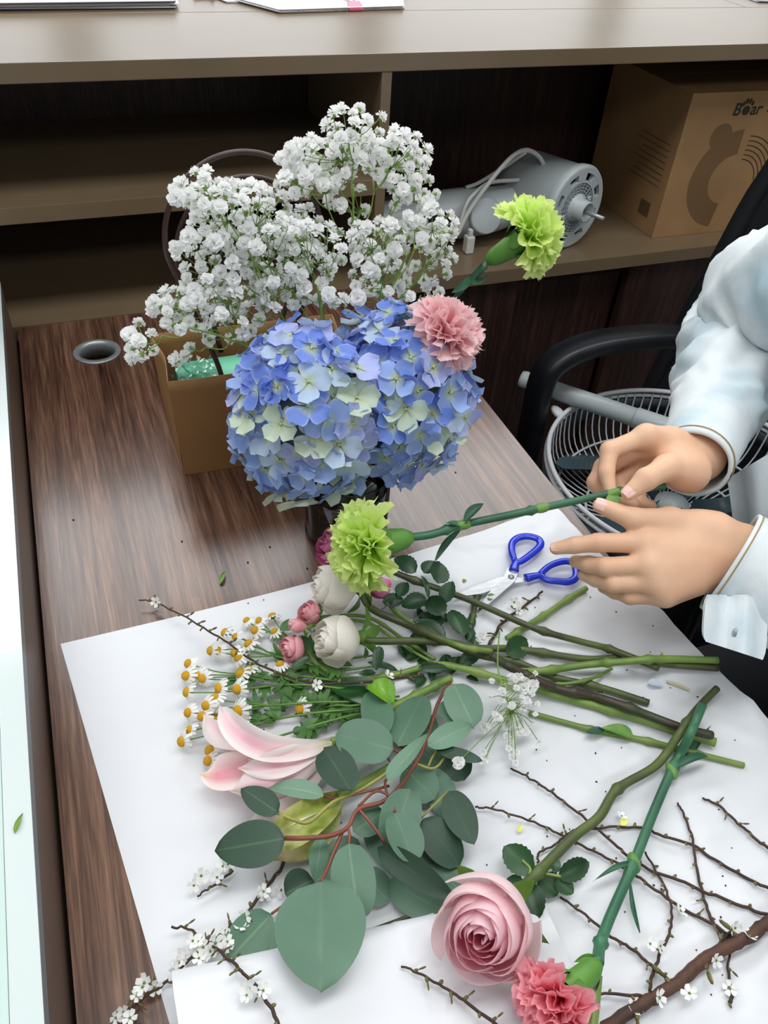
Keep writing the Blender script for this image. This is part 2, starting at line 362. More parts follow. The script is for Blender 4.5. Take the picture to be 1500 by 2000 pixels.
MB().tube(spline([(k[0] - 0.006, k[1] + 0.012, ZC + 0.011), (k[0] - 0.022, k[1] + 0.02, ZC + 0.0125), (k[0] - 0.019, k[1] + 0.03, ZC + 0.0125), (k[0] + 0.004, k[1] + 0.014, ZC + 0.0115)], 5), 0.0007, 5).build('clip_handle', m_steel, clip)
d1 = CP(455, 5); d2 = CP(530, 5)
sheets('loose white sheet between the two document stacks on counter', [(d1[0] - 0.01, d1[1]), (d2[0] - 0.022, d2[1]), (d2[0] - 0.085, d2[1] + 0.16), (d1[0] - 0.07, d1[1] + 0.18)], ZC, 2, m_sheet, seed=7, jit=0.002)
e1 = CP(352, 6); e2 = CP(385, 9)
rp = thing('crumpled_paper', 'crumpled pale paper scrap beside the thick document stack', 'paper', (e1[0], e1[1], ZC))
rnd = random.Random(4); V, F, T, S = gridsurf(lambda u, v: Vector((e1[0] + 0.022 * u + 0.052, e1[1] + 0.03 + 0.05 * v, ZC + 0.002 + 0.016 * abs(noise.noise(Vector((u * 2.1, v * 2.7, 3))))) ), 8, 8)
mk('sheet', V, F, m_sheet, rp, smooth=False)
f1 = CP(1478, 4)
sheets('grey folder lying at the right end of the counter', [(f1[0], f1[1]), (f1[0] + 0.22, f1[1] - 0.03), (f1[0] + 0.25, f1[1] + 0.2), (f1[0] + 0.02, f1[1] + 0.24)], ZC, 3, M('grey_card', (176, 178, 184), 0.5), seed=9)

# ---------------------------------------------------------------- cardboard box on the right shelf
m_card = M('brown_cardboard', (168, 130, 88), 0.75, (154, 118, 79), 10, bump=(60, 0.1, 0.001))
m_print_dk = M('dark_green_box_print', (44, 44, 32), 0.7); m_print_br = M('brown_box_print', (118, 88, 56), 0.75); m_cardside = m_card
bx = thing('cardboard_box', 'brown cardboard appliance box with printed bear logo on shelf', 'box', (1.40, 0.22, 0.0016))
B0 = Vector((1.171, 0.058, 0.002)); BW, BD, BH = 0.42, 0.25, 0.262
ya = -0.02
def BP(u, d, z): return B0 + Vector((u, d - u * 0.02, z))          # u across the front, d into the shelf
V = []; F = []
def boxpart(name, u0, u1, d0, d1, z0, z1, mat, par=bx, bev=False):
    c = [BP(u, d, z) for z in (z0, z1) for u, d in ((u0, d0), (u1, d0), (u1, d1), (u0, d1))]
    return mk(name, c, [[0, 3, 2, 1], [4, 5, 6, 7], [0, 1, 5, 4], [1, 2, 6, 5], [2, 3, 7, 6], [3, 0, 4, 7]], mat, par, smooth=False)
carton = boxpart('carton', 0, BW, 0, BD, 0, BH - 0.0025, m_card)
boxpart('top_flap', -0.001, BW + 0.001, -0.001, BD / 2 - 0.001, BH - 0.0025, BH, m_card)
boxpart('top_flap', -0.001, BW + 0.001, BD / 2 + 0.001, BD + 0.001, BH - 0.0025, BH, m_card)
def flatprint(name, polys, mat, off=-0.0004):
    mb = MB()
    for pg in polys:
        mb.add([BP(u, off, z) for u, z in pg], [list(range(len(pg)))])
    return mb.build(name, mat, carton, False)
def arc_band(cu, cz, r0, r1, a0, a1, n=28):
    o = []
    for i in range(n):
        a = math.radians(a0 + (a1 - a0) * i / n); c = math.radians(a0 + (a1 - a0) * (i + 1) / n)
        o.append([(cu + r0 * math.cos(a), cz + r0 * math.sin(a)), (cu + r1 * math.cos(a), cz + r1 * math.sin(a)), (cu + r1 * math.cos(c), cz + r1 * math.sin(c)), (cu + r0 * math.cos(c), cz + r0 * math.sin(c))])
    return o
def disc(cu, cz, r, n=20, sq=1.0): return [(cu + r * math.cos(2 * pi * i / n), cz + r * sq * math.sin(2 * pi * i / n)) for i in range(n)]
LC = (0.142, 0.105)
flatprint('logo_print', arc_band(LC[0], LC[1], 0.047, 0.092, 92, 262), m_print_br)
flatprint('logo_print', [disc(LC[0] - 0.052, LC[1] + 0.080, 0.024)], m_print_br, -0.0003)
flatprint('logo_lines', sum([arc_band(LC[0] + 0.012, LC[1] - 0.01 + 0.0, 0.046 + 0.0085 * i, 0.0475 + 0.0085 * i, 6, 88, 16) for i in range(6)], []), m_print_dk)
def text_mesh(s, size):
    cu = bpy.data.curves.new('lettering', 'FONT'); cu.body = s; cu.size = size; cu.extrude = 0; cu.offset = size * 0.02
    o = bpy.data.objects.new('lettering', cu); COL.objects.link(o); dg = bpy.context.evaluated_depsgraph_get(); me = bpy.data.meshes.new_from_object(o.evaluated_get(dg))
    V = [v.co.copy() for v in me.vertices]; F = [list(p.vertices) for p in me.polygons]; bpy.data.objects.remove(o); return V, F
def box_text(s, u, z, size):
    V, F = text_mesh(s, size)
    if V: mk('lettering', [BP(u + v.x + v.y * 0.12, -0.0004, z + v.y) for v in V], F, m_print_dk, carton, smooth=False)
box_text('B', 0.098, 0.222, 0.030); box_text('ar', 0.137, 0.222, 0.030); box_text('小熊', 0.174, 0.222, 0.028)
flatprint('paw_print', [disc(0.127, 0.2295, 0.0085, 16, 0.95), disc(0.1175, 0.241, 0.0030, 10, 1.5), disc(0.1235, 0.2455, 0.0032, 10, 1.6), disc(0.1305, 0.2455, 0.0032, 10, 1.6), disc(0.1370, 0.2415, 0.0030, 10, 1.5)], m_print_dk, -0.0005)
def sideprint(name, polys, mat):
    mb = MB()
    for pg in polys: mb.add([B0 + Vector((-0.0005, d, z)) for d, z in pg], [list(range(len(pg)))])
    return mb.build(name, mat, carton, False)
m_print_sd = M('faded_side_print', (96, 72, 48), 0.8)
sideprint('label_square', [[(0.030, 0.028), (0.062, 0.028), (0.062, 0.056), (0.030, 0.056)]], m_print_sd)
sideprint('label_lines', [[(0.02, 0.09 + 0.011 * i), (0.12 - 0.01 * (i % 3), 0.09 + 0.011 * i), (0.12 - 0.01 * (i % 3), 0.0915 + 0.011 * i), (0.02, 0.0915 + 0.011 * i)] for i in range(8)], m_print_sd)

# ---------------------------------------------------------------- fan motor lying on the shelf
m_gray = M('pale_grey_plastic', (186, 194, 195), 0.35, (178, 186, 188), 5)
m_gray2 = M('grey_plastic_grille', (160, 167, 172), 0.4)
ax = Vector((0.34, -0.94, 0.02)).normalized()         # the motor faces the room
MC = Vector((0.978, 0.060, 0.0775)); RM = frame(ax)
fm = thing('fan_motor', 'grey plastic fan motor with slotted vent end lying on shelf', 'fan motor', (MC.x, MC.y + 0.05, 0.0016))
V, F, T = lathe([(0.0005, -0.17), (0.035, -0.168), (0.058, -0.155), (0.068, -0.12), (0.071, -0.02), (0.0745, -0.012), (0.0755, 0.0), (0.073, 0.004), (0.070, 0.004)], 44, MC, RM); mk('motor_housing', V, F, m_gray, fm)
def ringseg(mb, r0, r1, a0, a1, z0, z1, n):
    pts = []
    for i in range(n + 1):
        a = a0 + (a1 - a0) * i / n
        for r, z in ((r0, z0), (r1, z0), (r1, z1), (r0, z1)): pts.append(MC + RM @ Vector((r * math.cos(a), r * math.sin(a), z)))
    Fq = [[0, 1, 2, 3], [4 * n + 3, 4 * n + 2, 4 * n + 1, 4 * n]]
    for i in range(n):
        for j in range(4): Fq.append([4 * i + j, 4 * (i + 1) + j, 4 * (i + 1) + (j + 1) % 4, 4 * i + (j + 1) % 4])
    mb.add(pts, Fq)
mb = MB(); ringseg(mb, 0.062, 0.0705, 0, 2 * pi, -0.004, 0.0045, 48)
for i in range(8):                              # rim with eight long vent slots between spokes
    a = 2 * pi * i / 8; ringseg(mb, 0.049, 0.0625, a - 0.20, a + 0.20, -0.004, 0.0042, 6)
ringseg(mb, 0.0445, 0.0495, 0, 2 * pi, -0.004, 0.0042, 48)
mb.build('vent_rim', m_gray, fm, False)
mb = MB()
for r in (0.030, 0.0355, 0.0405): ringseg(mb, r, r + 0.0016, 0, 2 * pi, -0.003, 0.0035, 44)
for i in range(24):
    a = 2 * pi * i / 24; ringseg(mb, 0.024, 0.0448, a - 0.026, a + 0.026, -0.003, 0.0032, 1)
mb.build('vent_grille', m_gray2, fm, False)
V, F, T = lathe([(0.0001, -0.008), (0.0712, -0.008)], 36, MC, RM); mk('vent_back', V, F, m_black, fm)
V, F, T = lathe([(0.026, -0.004), (0.025, 0.006), (0.019, 0.010), (0.0185, 0.030), (0.0150, 0.030), (0.0148, 0.012), (0.0001, 0.012)], 28, MC, RM); mk('hub', V, F, m_gray, fm)
MB().tube([MC + RM @ Vector((0, 0, 0.010)), MC + RM @ Vector((0, 0, 0.066))], 0.0042, 10).build('shaft', m_steel, fm)
for a in (0.3, 0.3 + pi):
    V, F, T = lathe([(0.0045, -0.003), (0.0045, 0.0055), (0.002, 0.0055), (0.002, 0.003), (0.0001, 0.003)], 12, MC + RM @ Vector((0.036 * math.cos(a), 0.036 * math.sin(a), 0)), RM); mk('screw_boss', V, F, m_gray, fm)
# neck running to the left along the shelf
nk = [Vector((0.955, 0.135, 0.074)), Vector((0.90, 0.140, 0.062)), Vector((0.85, 0.141, 0.053)), Vector((0.79, 0.142, 0.0505)), Vector((0.72, 0.144, 0.047)), Vector((0.66, 0.147, 0.043)), Vector((0.60, 0.15, 0.041))]
pts = spline(nk, 5); n = len(pts); rr = [0.033 if i < 4 else 0.033 + 0.012 * math.sin(min(1, (i - 4) / 12) * pi / 2) if i < 18 else 0.045 - 0.011 * (i - 18) / (n - 18) for i in range(n)]
MB().tube(pts, rr, 22).build('neck', m_gray, fm)
V, F, T = lathe([(0.0325, 0), (0.0325, 0.006), (0.030, 0.008), (0.0001, 0.008)], 24, Vector((0.815, 0.100, 0.060)), frame((0.05, -0.92, 0.38))); mk('neck_cap', V, F, m_gray, fm)
MB().box((0.705, 0.096, 0.030), (0.748, 0.110, 0.072), 0.004).build('switch_plate', m_black, fm, False)
m_cable = M('white_cable_jacket', (206, 208, 202), 0.45)
cab = MB().tube(spline([(0.756, 0.085, 0.035), (0.775, 0.088, 0.075), (0.81, 0.09, 0.125), (0.85, 0.10, 0.160), (0.885, 0.11, 0.168), (0.92, 0.115, 0.150), (0.945, 0.12, 0.112), (0.955, 0.13, 0.09)], 6), 0.0042, 8)
cab.tube(spline([(0.885, 0.11, 0.1655), (0.85, 0.13, 0.130), (0.815, 0.14, 0.105), (0.79, 0.14, 0.098)], 6), 0.0036, 8)
cab.tube(spline([(0.756, 0.085, 0.035), (0.768, 0.09, 0.085), (0.79, 0.10, 0.104), (0.83, 0.12, 0.112), (0.90, 0.13, 0.108)], 6), 0.0036, 8).build('cable', m_cable, fm)
MB().box((0.772, 0.072, 0.002), (0.788, 0.090, 0.034), 0.003).box((0.776, 0.076, 0.034), (0.784, 0.086, 0.046), 0.002).build('plug', m_cable, fm, False)
# ================================================================ plant library
def mean(*a): return sum(a[1:], Vector(a[0])) / len(a)
def leafshape(shape):
    if shape == 'round': return lambda v: (max(v, 0) ** 0.5) * (max(1 - v, 0) ** 0.5) * 2.0
    if shape == 'ovate': return lambda v: (max(v, 0) ** 0.55) * (max(1 - v, 0) ** 0.72) * 2.37
    if shape == 'point': return lambda v: (max(v, 0) ** 0.6) * (max(1 - v, 0) ** 1.05) * 3.05
    return lambda v: (max(v, 0) ** 0.8) * (max(1 - v, 0) ** 1.0) * 3.45           # blade
def leaf(name, base, tip, width, mat, parent, shape='ovate', nrm=None, cup=0.12, bend=0.06, nu=6, nv=10, roll=0.0, serr=0.0, seed=0, t0=None):
    base = Vector(base); tip = Vector(tip); d = tip - base; L = d.length; d = d / L
    n = Vector(nrm) if nrm is not None else Vector((0, 0, 1)); n = (n - d * n.dot(d)).normalized()
    if roll: n = Matrix.Rotation(roll, 3, d) @ n
    sd = n.cross(d); wf = leafshape(shape); rn = random.Random(seed); ph = rn.uniform(0, 6)
    def f(u, v):
        ww = wf(v) * width / 2
        if serr: ww *= 1 + serr * (1 if int(v * nv) % 2 else -1) * (abs(u) > 0.9)
        h = cup * ww * abs(u) ** 1.5 + bend * L * math.sin(pi * v) + 0.03 * L * math.sin(3 * v + ph) * u
        return base + d * (L * v) + sd * (ww * u) + n * h
    V, F, T, S = gridsurf(f, nu, nv); return mk(name, V, F, mat, parent, T, S)
def rose_head(parent, c, axis, R, mat, n=20, opening=0.5, seed=0, long=1.45, sep=None, up=(0, 0, 1), sub='petal'):
    """petals are separate parts; c is the middle of the bloom"""
    rn = random.Random(seed); Rm = frame(axis, up); H = long * R; base = Vector(c) - Rm @ Vector((0, 0, H * 0.5))
    for i in range(n):
        f = i / (n - 1); th = i * 2.399 + rn.uniform(-0.2, 0.2); rr = R * (0.13 + 0.82 * f ** 0.8); wa = (1.25 - 0.28 * f) * rn.uniform(0.9, 1.15)
        zt = H * (1.02 - (0.10 + 0.30 * opening) * f ** 1.5) * rn.uniform(0.96, 1.03)
        close = 0.50 * (1 - f) + (0.42 * (1 - opening)) * f; fl = opening * max(0, f - 0.35) * rn.uniform(0.7, 1.3) * 0.9; ph = rn.uniform(0, 6)
        def g(u, v, th=th, rr=rr, wa=wa, zt=zt, close=close, fl=fl, ph=ph, f=f):
            pr = (1 - (1 - v) ** 2.4) * (1 - close * v ** 2.6)
            x = max(0, v - 0.62) / 0.38; rho = rr * pr + R * fl * 0.30 * x * x
            z = zt * (v - 0.10 * x * x * fl * 2.2) * (1 - (0.13 + 0.12 * f) * abs(u) ** 2.5 * v) + R * 0.045 * math.sin(2.6 * u + ph) * v
            rho *= 1 + 0.05 * math.sin(3.3 * u + ph) * v + 0.07 * u * v * (1 + f)
            a = th + u * wa * (0.55 + 0.45 * math.sin(v * pi * 0.6))
            return base + Rm @ Vector((rho * math.cos(a), rho * math.sin(a), z))
        V, F, T, S = gridsurf(g, 12, 10); mk(sub, V, F, mat, parent, T, [f] * len(V))
    if sep:
        for i in range(5):
            a = 2 * pi * i / 5 + rn.uniform(-.2, .2); q = base + Rm @ Vector((R * 0.15 * math.cos(a), R * 0.15 * math.sin(a), -0.02 * R)); out = Rm @ Vector((math.cos(a), math.sin(a), 0))
            tip = base + Rm @ Vector((R * 0.95 * math.cos(a), R * 0.95 * math.sin(a), R * rn.uniform(-0.35, 0.35)))
            leaf('sepal', q, tip, R * 0.32, sep, parent, 'point', nrm=Rm @ Vector((0, 0, -1)), bend=0.2, nu=2, nv=6, seed=i)
        V, F, T = blob(base - Rm @ Vector((0, 0, R * 0.10)), (R * 0.24, R * 0.24, R * 0.26), Rm, 12, 7); mk('hip', V, F, sep, parent)
    return base
def carnation_head(parent, c, axis, R, mat, green, n=38, seed=0, spread=1.35, calyx=1.0):
    """c is where petals leave the calyx"""
    rn = random.Random(seed); Rm = frame(axis); c = Vector(c)
    for i in range(n):
        f = (i + 0.5) / n; ph = spread * f ** 0.62; th = i * 2.399; L = R * rn.uniform(0.92, 1.08) * (1.12 - 0.16 * f); p1 = rn.uniform(0, 6); k = rn.choice((5, 6, 7)); wd = R * rn.uniform(0.48, 0.62)
        rad = Vector((math.cos(th), math.sin(th), 0)); sd = Vector((-math.sin(th), math.cos(th), 0)); zz = Vector((0, 0, 1))
        tw = rn.uniform(-0.5, 0.5)
        def g(u, v, ph=ph, rad=rad, sd=sd, L=L, p1=p1, k=k, wd=wd, tw=tw):
            a = ph * (0.55 + 0.55 * v); d = zz * math.cos(a) + rad * math.sin(a); nn = rad * math.cos(a) - zz * math.sin(a)
            e = 1 - 0.10 * u * u
            if v > 0.99: e -= 0.075 * (int((u + 1) * 9) % 2)
            w2 = wd * (0.12 + 0.88 * v ** 1.3); s2 = sd * math.cos(tw * v) + nn * math.sin(tw * v)
            p = d * (L * v * e) + s2 * (w2 * u) + nn * (R * (0.13 * v * v * math.sin(k * u + p1) + 0.05 * v * math.sin(11 * u + p1 * 2)))
            return c + Rm @ p
        V, F, T, S = gridsurf(g, 18, 5); mk('petal', V, F, mat, parent, T, S)
    V, F, T = lathe([(0.0005, -0.98 * R * calyx), (0.13 * R, -0.95 * R * calyx), (0.22 * R, -0.75 * R * calyx), (0.27 * R, -0.35 * R * calyx), (0.33 * R, 0.08 * R)], 14, c, Rm)
    cx_o = mk('calyx', V, F, green, parent)
    for i in range(5):
        a = 2 * pi * i / 5; q = c + Rm @ Vector((0.27 * R * math.cos(a), 0.27 * R * math.sin(a), -0.25 * R * calyx)); tp = c + Rm @ Vector((0.52 * R * math.cos(a), 0.52 * R * math.sin(a), 0.30 * R))
        leaf('calyx_tooth', q, tp, 0.30 * R, green, cx_o, 'point', nrm=Rm @ Vector((math.cos(a), math.sin(a), 0)), nu=2, nv=5)
    return c - Rm @ Vector((0, 0, 0.95 * R * calyx))
STK = []; LASTPATH = []
def settle(pp, rs, owner, attached=False, bend=0.035):
    """lay a stem over the paper and over the stems already lying there, keeping its line of sight"""
    m = len(pp); s_ = [0.0]
    for i in range(1, m): s_.append(s_[-1] + (pp[i] - pp[i - 1]).length)
    s_ = np.array(s_); oth = np.array([q[:4] for q in STK if q[4] != owner] or [(9, 9, 9, 0)])
    for _ in range(4):
        need = np.zeros(m)
        for i, p in enumerate(pp):
            if 0.0 < p.x < 0.6: need[i] = max(0, sheet_z(p.x, p.y) + rs[i] * 0.9 - p.z)
            h2 = (oth[:, 3] + rs[i]) ** 2 - (oth[:, 0] - p.x) ** 2 - (oth[:, 1] - p.y) ** 2; ok = h2 > 0
            if ok.any():
                h = np.sqrt(h2[ok]); dz = p.z - oth[ok, 2]; hit = np.abs(dz) < h * 0.96
                if hit.any(): need[i] = max(need[i], float((h - dz)[hit].max()))
        if need.max() < 2e-4: break
        for i in range(m):
            w_ = np.clip(np.abs(s_ - s_[i]) / bend, 0, 1); lift = float((need * (0.5 + 0.5 * np.cos(pi * w_))).max())
            if attached: lift *= min(1.0, s_[i] / 0.02)
            if lift > 0: pp[i] = pp[i] + (CAM - pp[i]) * (lift / (CAM.z - pp[i].z))
    STK.extend((p.x, p.y, p.z, rs[i], owner) for i, p in enumerate(pp)); return pp
def onpath(px, py):
    """point of the last stem laid that lies nearest a place in the photograph"""
    q = P(px, py, 0.0); d = (q - CAM).normalized(); return min(LASTPATH, key=lambda p: ((p - CAM) - d * (p - CAM).dot(d)).length).copy()
def stem(name, pts, r, mat, parent, k=10, n=8, knots=(), kmat=None, lay=None):
    pp = spline(pts, k); m = len(pp); r2 = list(r) if isinstance(r, (tuple, list)) else [r, r]
    rs = [r2[0] + (r2[-1] - r2[0]) * i / (m - 1) for i in range(m)]
    for kn in knots:
        j = int(kn * (m - 1))
        for q, a in ((j - 1, 1.15), (j, 1.45), (j + 1, 1.15)):
            if 0 <= q < m: rs[q] *= a
    if lay: pp = settle(pp, rs, parent.name, lay == 'attached')
    LASTPATH[:] = pp
    V, F, T = tube(pp, rs, n); return mk(name, V, F, mat, parent, T)
# --- plant materials
m_gstem = M('fresh_green_stem', (136, 160, 80), 0.42, (104, 134, 60), 25, rnd=0.1)
m_ostem = M('olive_stem', (88, 104, 48), 0.45, (62, 66, 40), 22, rnd=0.1)
m_dstem = M('dark_rose_stem', (58, 74, 44), 0.45, (66, 52, 42), 18, rnd=0.1)
m_cstem = M('blue_green_carnation_stem', (62, 118, 84), 0.42, (44, 92, 66), 14)
m_node = M('yellow_green_node', (118, 160, 72), 0.45, (84, 132, 66), 60)
m_rleaf = M('rose_leaf', (46, 84, 46), 0.38, (32, 66, 38), 30, edge=((62, 104, 58), 0.25, 0.0), rnd=0.15, transl=0.12, bump=(90, 0.25, 0.001))
m_sep = M('sepal_green', (108, 150, 62), 0.5, (84, 124, 48), 30, transl=0.1)
m_white = M('ivory_rose_petal', (246, 238, 226), 0.5, ramp=[(0.0, (240, 244, 210)), (0.35, (255, 249, 239)), (1.0, (255, 251, 243))], transl=0.3, rnd=0.01)
m_pinkr = M('soft_pink_rose_petal', (244, 190, 208), 0.5, edge=((255, 240, 240), 0.4, 1.1), ramp=[(0.0, (255, 226, 220)), (0.3, (255, 186, 204)), (0.8, (255, 212, 222)), (1.0, (255, 232, 236))], transl=0.45, rnd=0.03)
m_spray = M('dusty_pink_rose_petal', (226, 146, 156), 0.5, ramp=[(0.0, (240, 206, 188)), (0.5, (240, 158, 170)), (1.0, (250, 190, 196))], transl=0.2, rnd=0.05)
m_hot = M('magenta_petal', (206, 92, 142), 0.5, ramp=[(0.0, (226, 170, 190)), (0.5, (218, 100, 156)), (1.0, (238, 146, 188))], transl=0.2, rnd=0.05)
m_pcarn = M('pink_carnation_petal', (250, 170, 180), 0.55, ramp=[(0.0, (252, 176, 184)), (0.6, (255, 206, 211)), (1.0, (255, 224, 226))], transl=0.4, rnd=0.04)
m_ccarn = M('coral_pink_carnation_petal', (246, 126, 148), 0.55, ramp=[(0.0, (238, 92, 118)), (0.6, (250, 130, 152)), (1.0, (255, 188, 196))], transl=0.32, rnd=0.04)
m_gcarn = M('lime_carnation_petal', (200, 232, 96), 0.55, ramp=[(0.0, (170, 222, 50)), (0.55, (212, 242, 96)), (1.0, (238, 252, 170))], transl=0.34, rnd=0.04)
m_calyx = M('carnation_calyx', (98, 150, 58), 0.45, (76, 128, 46), 30)
m_cleaf = M('carnation_leaf', (58, 106, 78), 0.45, (42, 84, 62), 30, transl=0.08)

# ================================================================ glass vase and what stands in it
VC = Vector((0.330, -0.556, 0.0)); VR, VH = 0.0465, 0.088
m_glass = clearglass('clear_glass', (244, 249, 247), 1.9)
m_water = clearglass('water', (246, 250, 249), 1.25)
vase = thing('glass_vase', 'clear glass cylinder vase holding the hydrangeas', 'vase', VC)
V, F, T = lathe([(0.0005, 0.0008), (VR - 0.004, 0.0008), (VR - 0.001, 0.003), (VR, 0.007), (VR, VH - 0.001), (VR - 0.0012, VH), (VR - 0.0024, VH - 0.001), (VR - 0.0026, 0.016), (VR - 0.006, 0.0125), (0.0005, 0.0115)], 56, VC)
mk('vase_body', V, F, m_glass, vase)
V, F, T = lathe([(VR - 0.0035 + 0.0042 * math.cos(a), 0.0046 + 0.0040 * math.sin(a)) for a in [2 * pi * i / 12 for i in range(12)]], 56, VC, close=True); mk('base_rim', V, F, clearglass('thick_glass_rim', (246, 250, 249), 1.9, 0.02), vase)
V, F, T = lathe([(0.0005, 0.0105), (VR - 0.0066, 0.0118), (VR - 0.0016, 0.0165), (VR - 0.0016, 0.040), (0.0005, 0.040)], 48, VC); mk('water', V, F, m_water, vase)

# hydrangea florets: four rounded petals, colour per floret
def floret_mesh(name, seed, mat):
    rn = random.Random(seed); mb = MB()
    for q in range(4):
        a0 = q * pi / 2 + rn.uniform(-0.14, 0.14); L = rn.uniform(0.92, 1.1); W = rn.uniform(0.58, 0.68); lift = 0.05 * (q % 2); cu = rn.uniform(-0.1, 0.30); ph = rn.uniform(0, 6); tl = rn.uniform(-0.15, 0.2)
        d = Vector((math.cos(a0), math.sin(a0), 0)); s_ = Vector((-math.sin(a0), math.cos(a0), 0))
        def f(u, v):
            x = v; wv = W * (max(x, 0.0) ** 0.6) * (max(1.0 - x ** 3.2, 0.0) ** 0.5) * 1.12 + 0.03
            return d * (0.05 + L * x * (1 - 0.06 * u * u)) + s_ * (wv * u) + Vector((0, 0, lift + cu * x * x + tl * u * x + 0.10 * u * u * x + 0.035 * math.sin(5 * u + 3 * x + ph)))
        V, F, T, S = gridsurf(f, 4, 5); mb.add(V, F, T, S)
    V, F, T = blob((0, 0, 0.07), (0.075, 0.075, 0.06), None, 6, 4); mb.add(V, F, [0.0] * len(V), [0.0] * len(V))
    return mesh(name, mb.V, mb.F, mat, mb.T, mb.S)
m_hyd = M('hydrangea_petal', (120, 150, 230), 0.5, objcol=True, ramp=((206, 222, 170), 0.02, 0.38), edge=((214, 216, 240), 0.78, 1.25), rnd=0.05, transl=0.25)
flm = [floret_mesh('floret', 20 + i, m_hyd) for i in range(7)]
rnH = random.Random(11)
HEADS = [(PY(597, 812, -0.572), 138, 176, 140), (PY(772, 772, -0.545), 144, 172, 140)]
PKC = PY(876, 655, -0.575) + Vector((-0.006, 0.012, -0.010)); PKD = Vector((0.55, -0.45, 0.60)).normalized()
def taken(p, me_):
    for i, (o, a, b_, c_) in enumerate(HEADS):
        k = mpp(o)
        if i != me_ and ((p.x - o.x) / (a * k)) ** 2 + ((p.y - o.y) / (c_ * k)) ** 2 + ((p.z - o.z) / (b_ * k)) ** 2 < (1.12 if i == 0 else 0.98): return True
    if (p - PKC - PKD * 0.022).length < 0.046: return True
    return p.z < VH + 0.010 and math.hypot(p.x - VC.x, p.y - VC.y) < VR + 0.016
def hydrangea(label, cpx, cpy, y, rx, ry, rz, n, seed, stem_to):
    c = PY(cpx, cpy, y); k = mpp(c); me_ = 0 if cpx < 700 else 1; rx *= k; ry *= k; rz *= k; rn = random.Random(seed)
    root = thing('hydrangea', label, 'hydrangea', c)
    for i in range(n):
        z = 1 - 1.86 * (i + 0.5) / n; r = math.sqrt(max(0, 1 - z * z)); a = i * 2.39996 + rn.uniform(-.12, .12)
        d = Vector((r * math.cos(a), r * math.sin(a), z)); jit = rn.uniform(0.86, 1.06)
        p = c + Vector((d.x * rx, d.y * rz, d.z * ry)) * jit
        if taken(p, me_): continue
        nn = (d + Vector((rn.uniform(-.5, .5), rn.uniform(-.5, .5), rn.uniform(-.3, .6)))).normalized()
        R = frame(nn) @ Matrix.Rotation(rn.uniform(0, 6.28), 3, 'Z')
        o = inst('floret', flm[rn.randrange(7)], root, p, R, rn.uniform(0.0175, 0.0225))
        q = rn.random(); low = (0.35 - d.z) * 0.55
        if q < 0.10 + max(0, low) * 0.25: col = (214, 230, 204)
        elif q < 0.34 + max(0, low) * 0.3: col = (200, 220, 242)
        elif q < 0.62: col = (182, 192, 242)
        elif q < 0.86 or d.z < 0.1: col = (160, 188, 242)
        else: col = (120, 152, 232)
        if d.z > 0.55 and rn.random() < 0.5: col = (122, 152, 234)
        c4 = lin(col); v = rn.uniform(0.9, 1.1); o.color = (c4[0] * v, c4[1] * v, c4[2] * v, 1)
        o.parent = root
    mb = MB()
    hub = c - Vector((0, 0, ry * 0.72)); hub.x += (VC.x - hub.x) * 0.5; hub.y += (VC.y - hub.y) * 0.5
    for i in range(40):
        z = 1 - 1.8 * (i + 0.5) / 40; r = math.sqrt(max(0, 1 - z * z)); a = i * 2.39996
        if z < -0.25 or taken(c + Vector((r * math.cos(a) * rx, r * math.sin(a) * rz, z * ry)) * 0.9, me_): continue
        mb.tube([hub, c + Vector((r * math.cos(a) * rx, r * math.sin(a) * rz, z * ry)) * 0.86], 0.0012, 4)
    mb.build('flower_stalks', m_gstem, root)
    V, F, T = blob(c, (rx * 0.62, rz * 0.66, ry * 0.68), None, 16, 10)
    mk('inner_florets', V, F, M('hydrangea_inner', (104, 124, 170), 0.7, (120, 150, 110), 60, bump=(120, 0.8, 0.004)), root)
    stem('stem', [hub + Vector((0, 0, 0.01)), hub.lerp(Vector((VC.x, VC.y, VH)) + (hub - VC) * 0.2 * 0, 0.7), Vector(stem_to)], 0.0033, m_gstem, root)
hydrangea('large blue hydrangea head with pale greenish florets, overhanging the vase', 597, 812, -0.572, 138, 176, 140, 125, 3, VC + Vector((0.022, -0.012, 0.014)))
hydrangea('blue hydrangea head beside the pink carnation in the vase', 772, 772, -0.545, 144, 172, 140, 140, 8, VC + Vector((0.028, 0.012, 0.014)))

# ---------------------------------------------------------------- baby's breath
m_gyp = M('white_gypsophila_petal', (253, 253, 252), 0.6, transl=0.4, rnd=0.02)
m_gypstem = M('thin_green_stalk', (134, 164, 76), 0.5, (108, 140, 60), 40)
def bloom_mesh(seed):
    rn = random.Random(seed); mb = MB()
    for i in range(17):
        f = i / 16; th = i * 2.4; ph = 0.15 + 1.55 * f ** 0.8; L = rn.uniform(0.82, 1.1)
        rad = Vector((math.cos(th), math.sin(th), 0)); sd = Vector((-math.sin(th), math.cos(th), 0)); k = rn.uniform(0, 6)
        def g(u, v):
            a = ph * (0.6 + 0.45 * v); d = Vector((0, 0, math.cos(a))) + rad * math.sin(a)
            return d * (L * v * (1 - 0.12 * u * u)) + sd * (u * 0.42 * v) + Vector((0, 0, 0.10 * v * math.sin(4 * u + k)))
        V, F, T, S = gridsurf(g, 3, 2); mb.add(V, F)
    me = mesh('bloom', mb.V, mb.F, m_gyp); n = len(me.polygons)
    mb2 = MB(); V, F, T = lathe([(0.02, -0.55), (0.16, -0.45), (0.26, -0.1), (0.34, 0.22)], 6); k0 = len(mb.V)
    mb.add(V, F); me = mesh('bloom', mb.V, mb.F, m_gyp); me.materials.append(m_gypstem)
    for p in me.polygons[n:]: p.material_index = 1
    return me
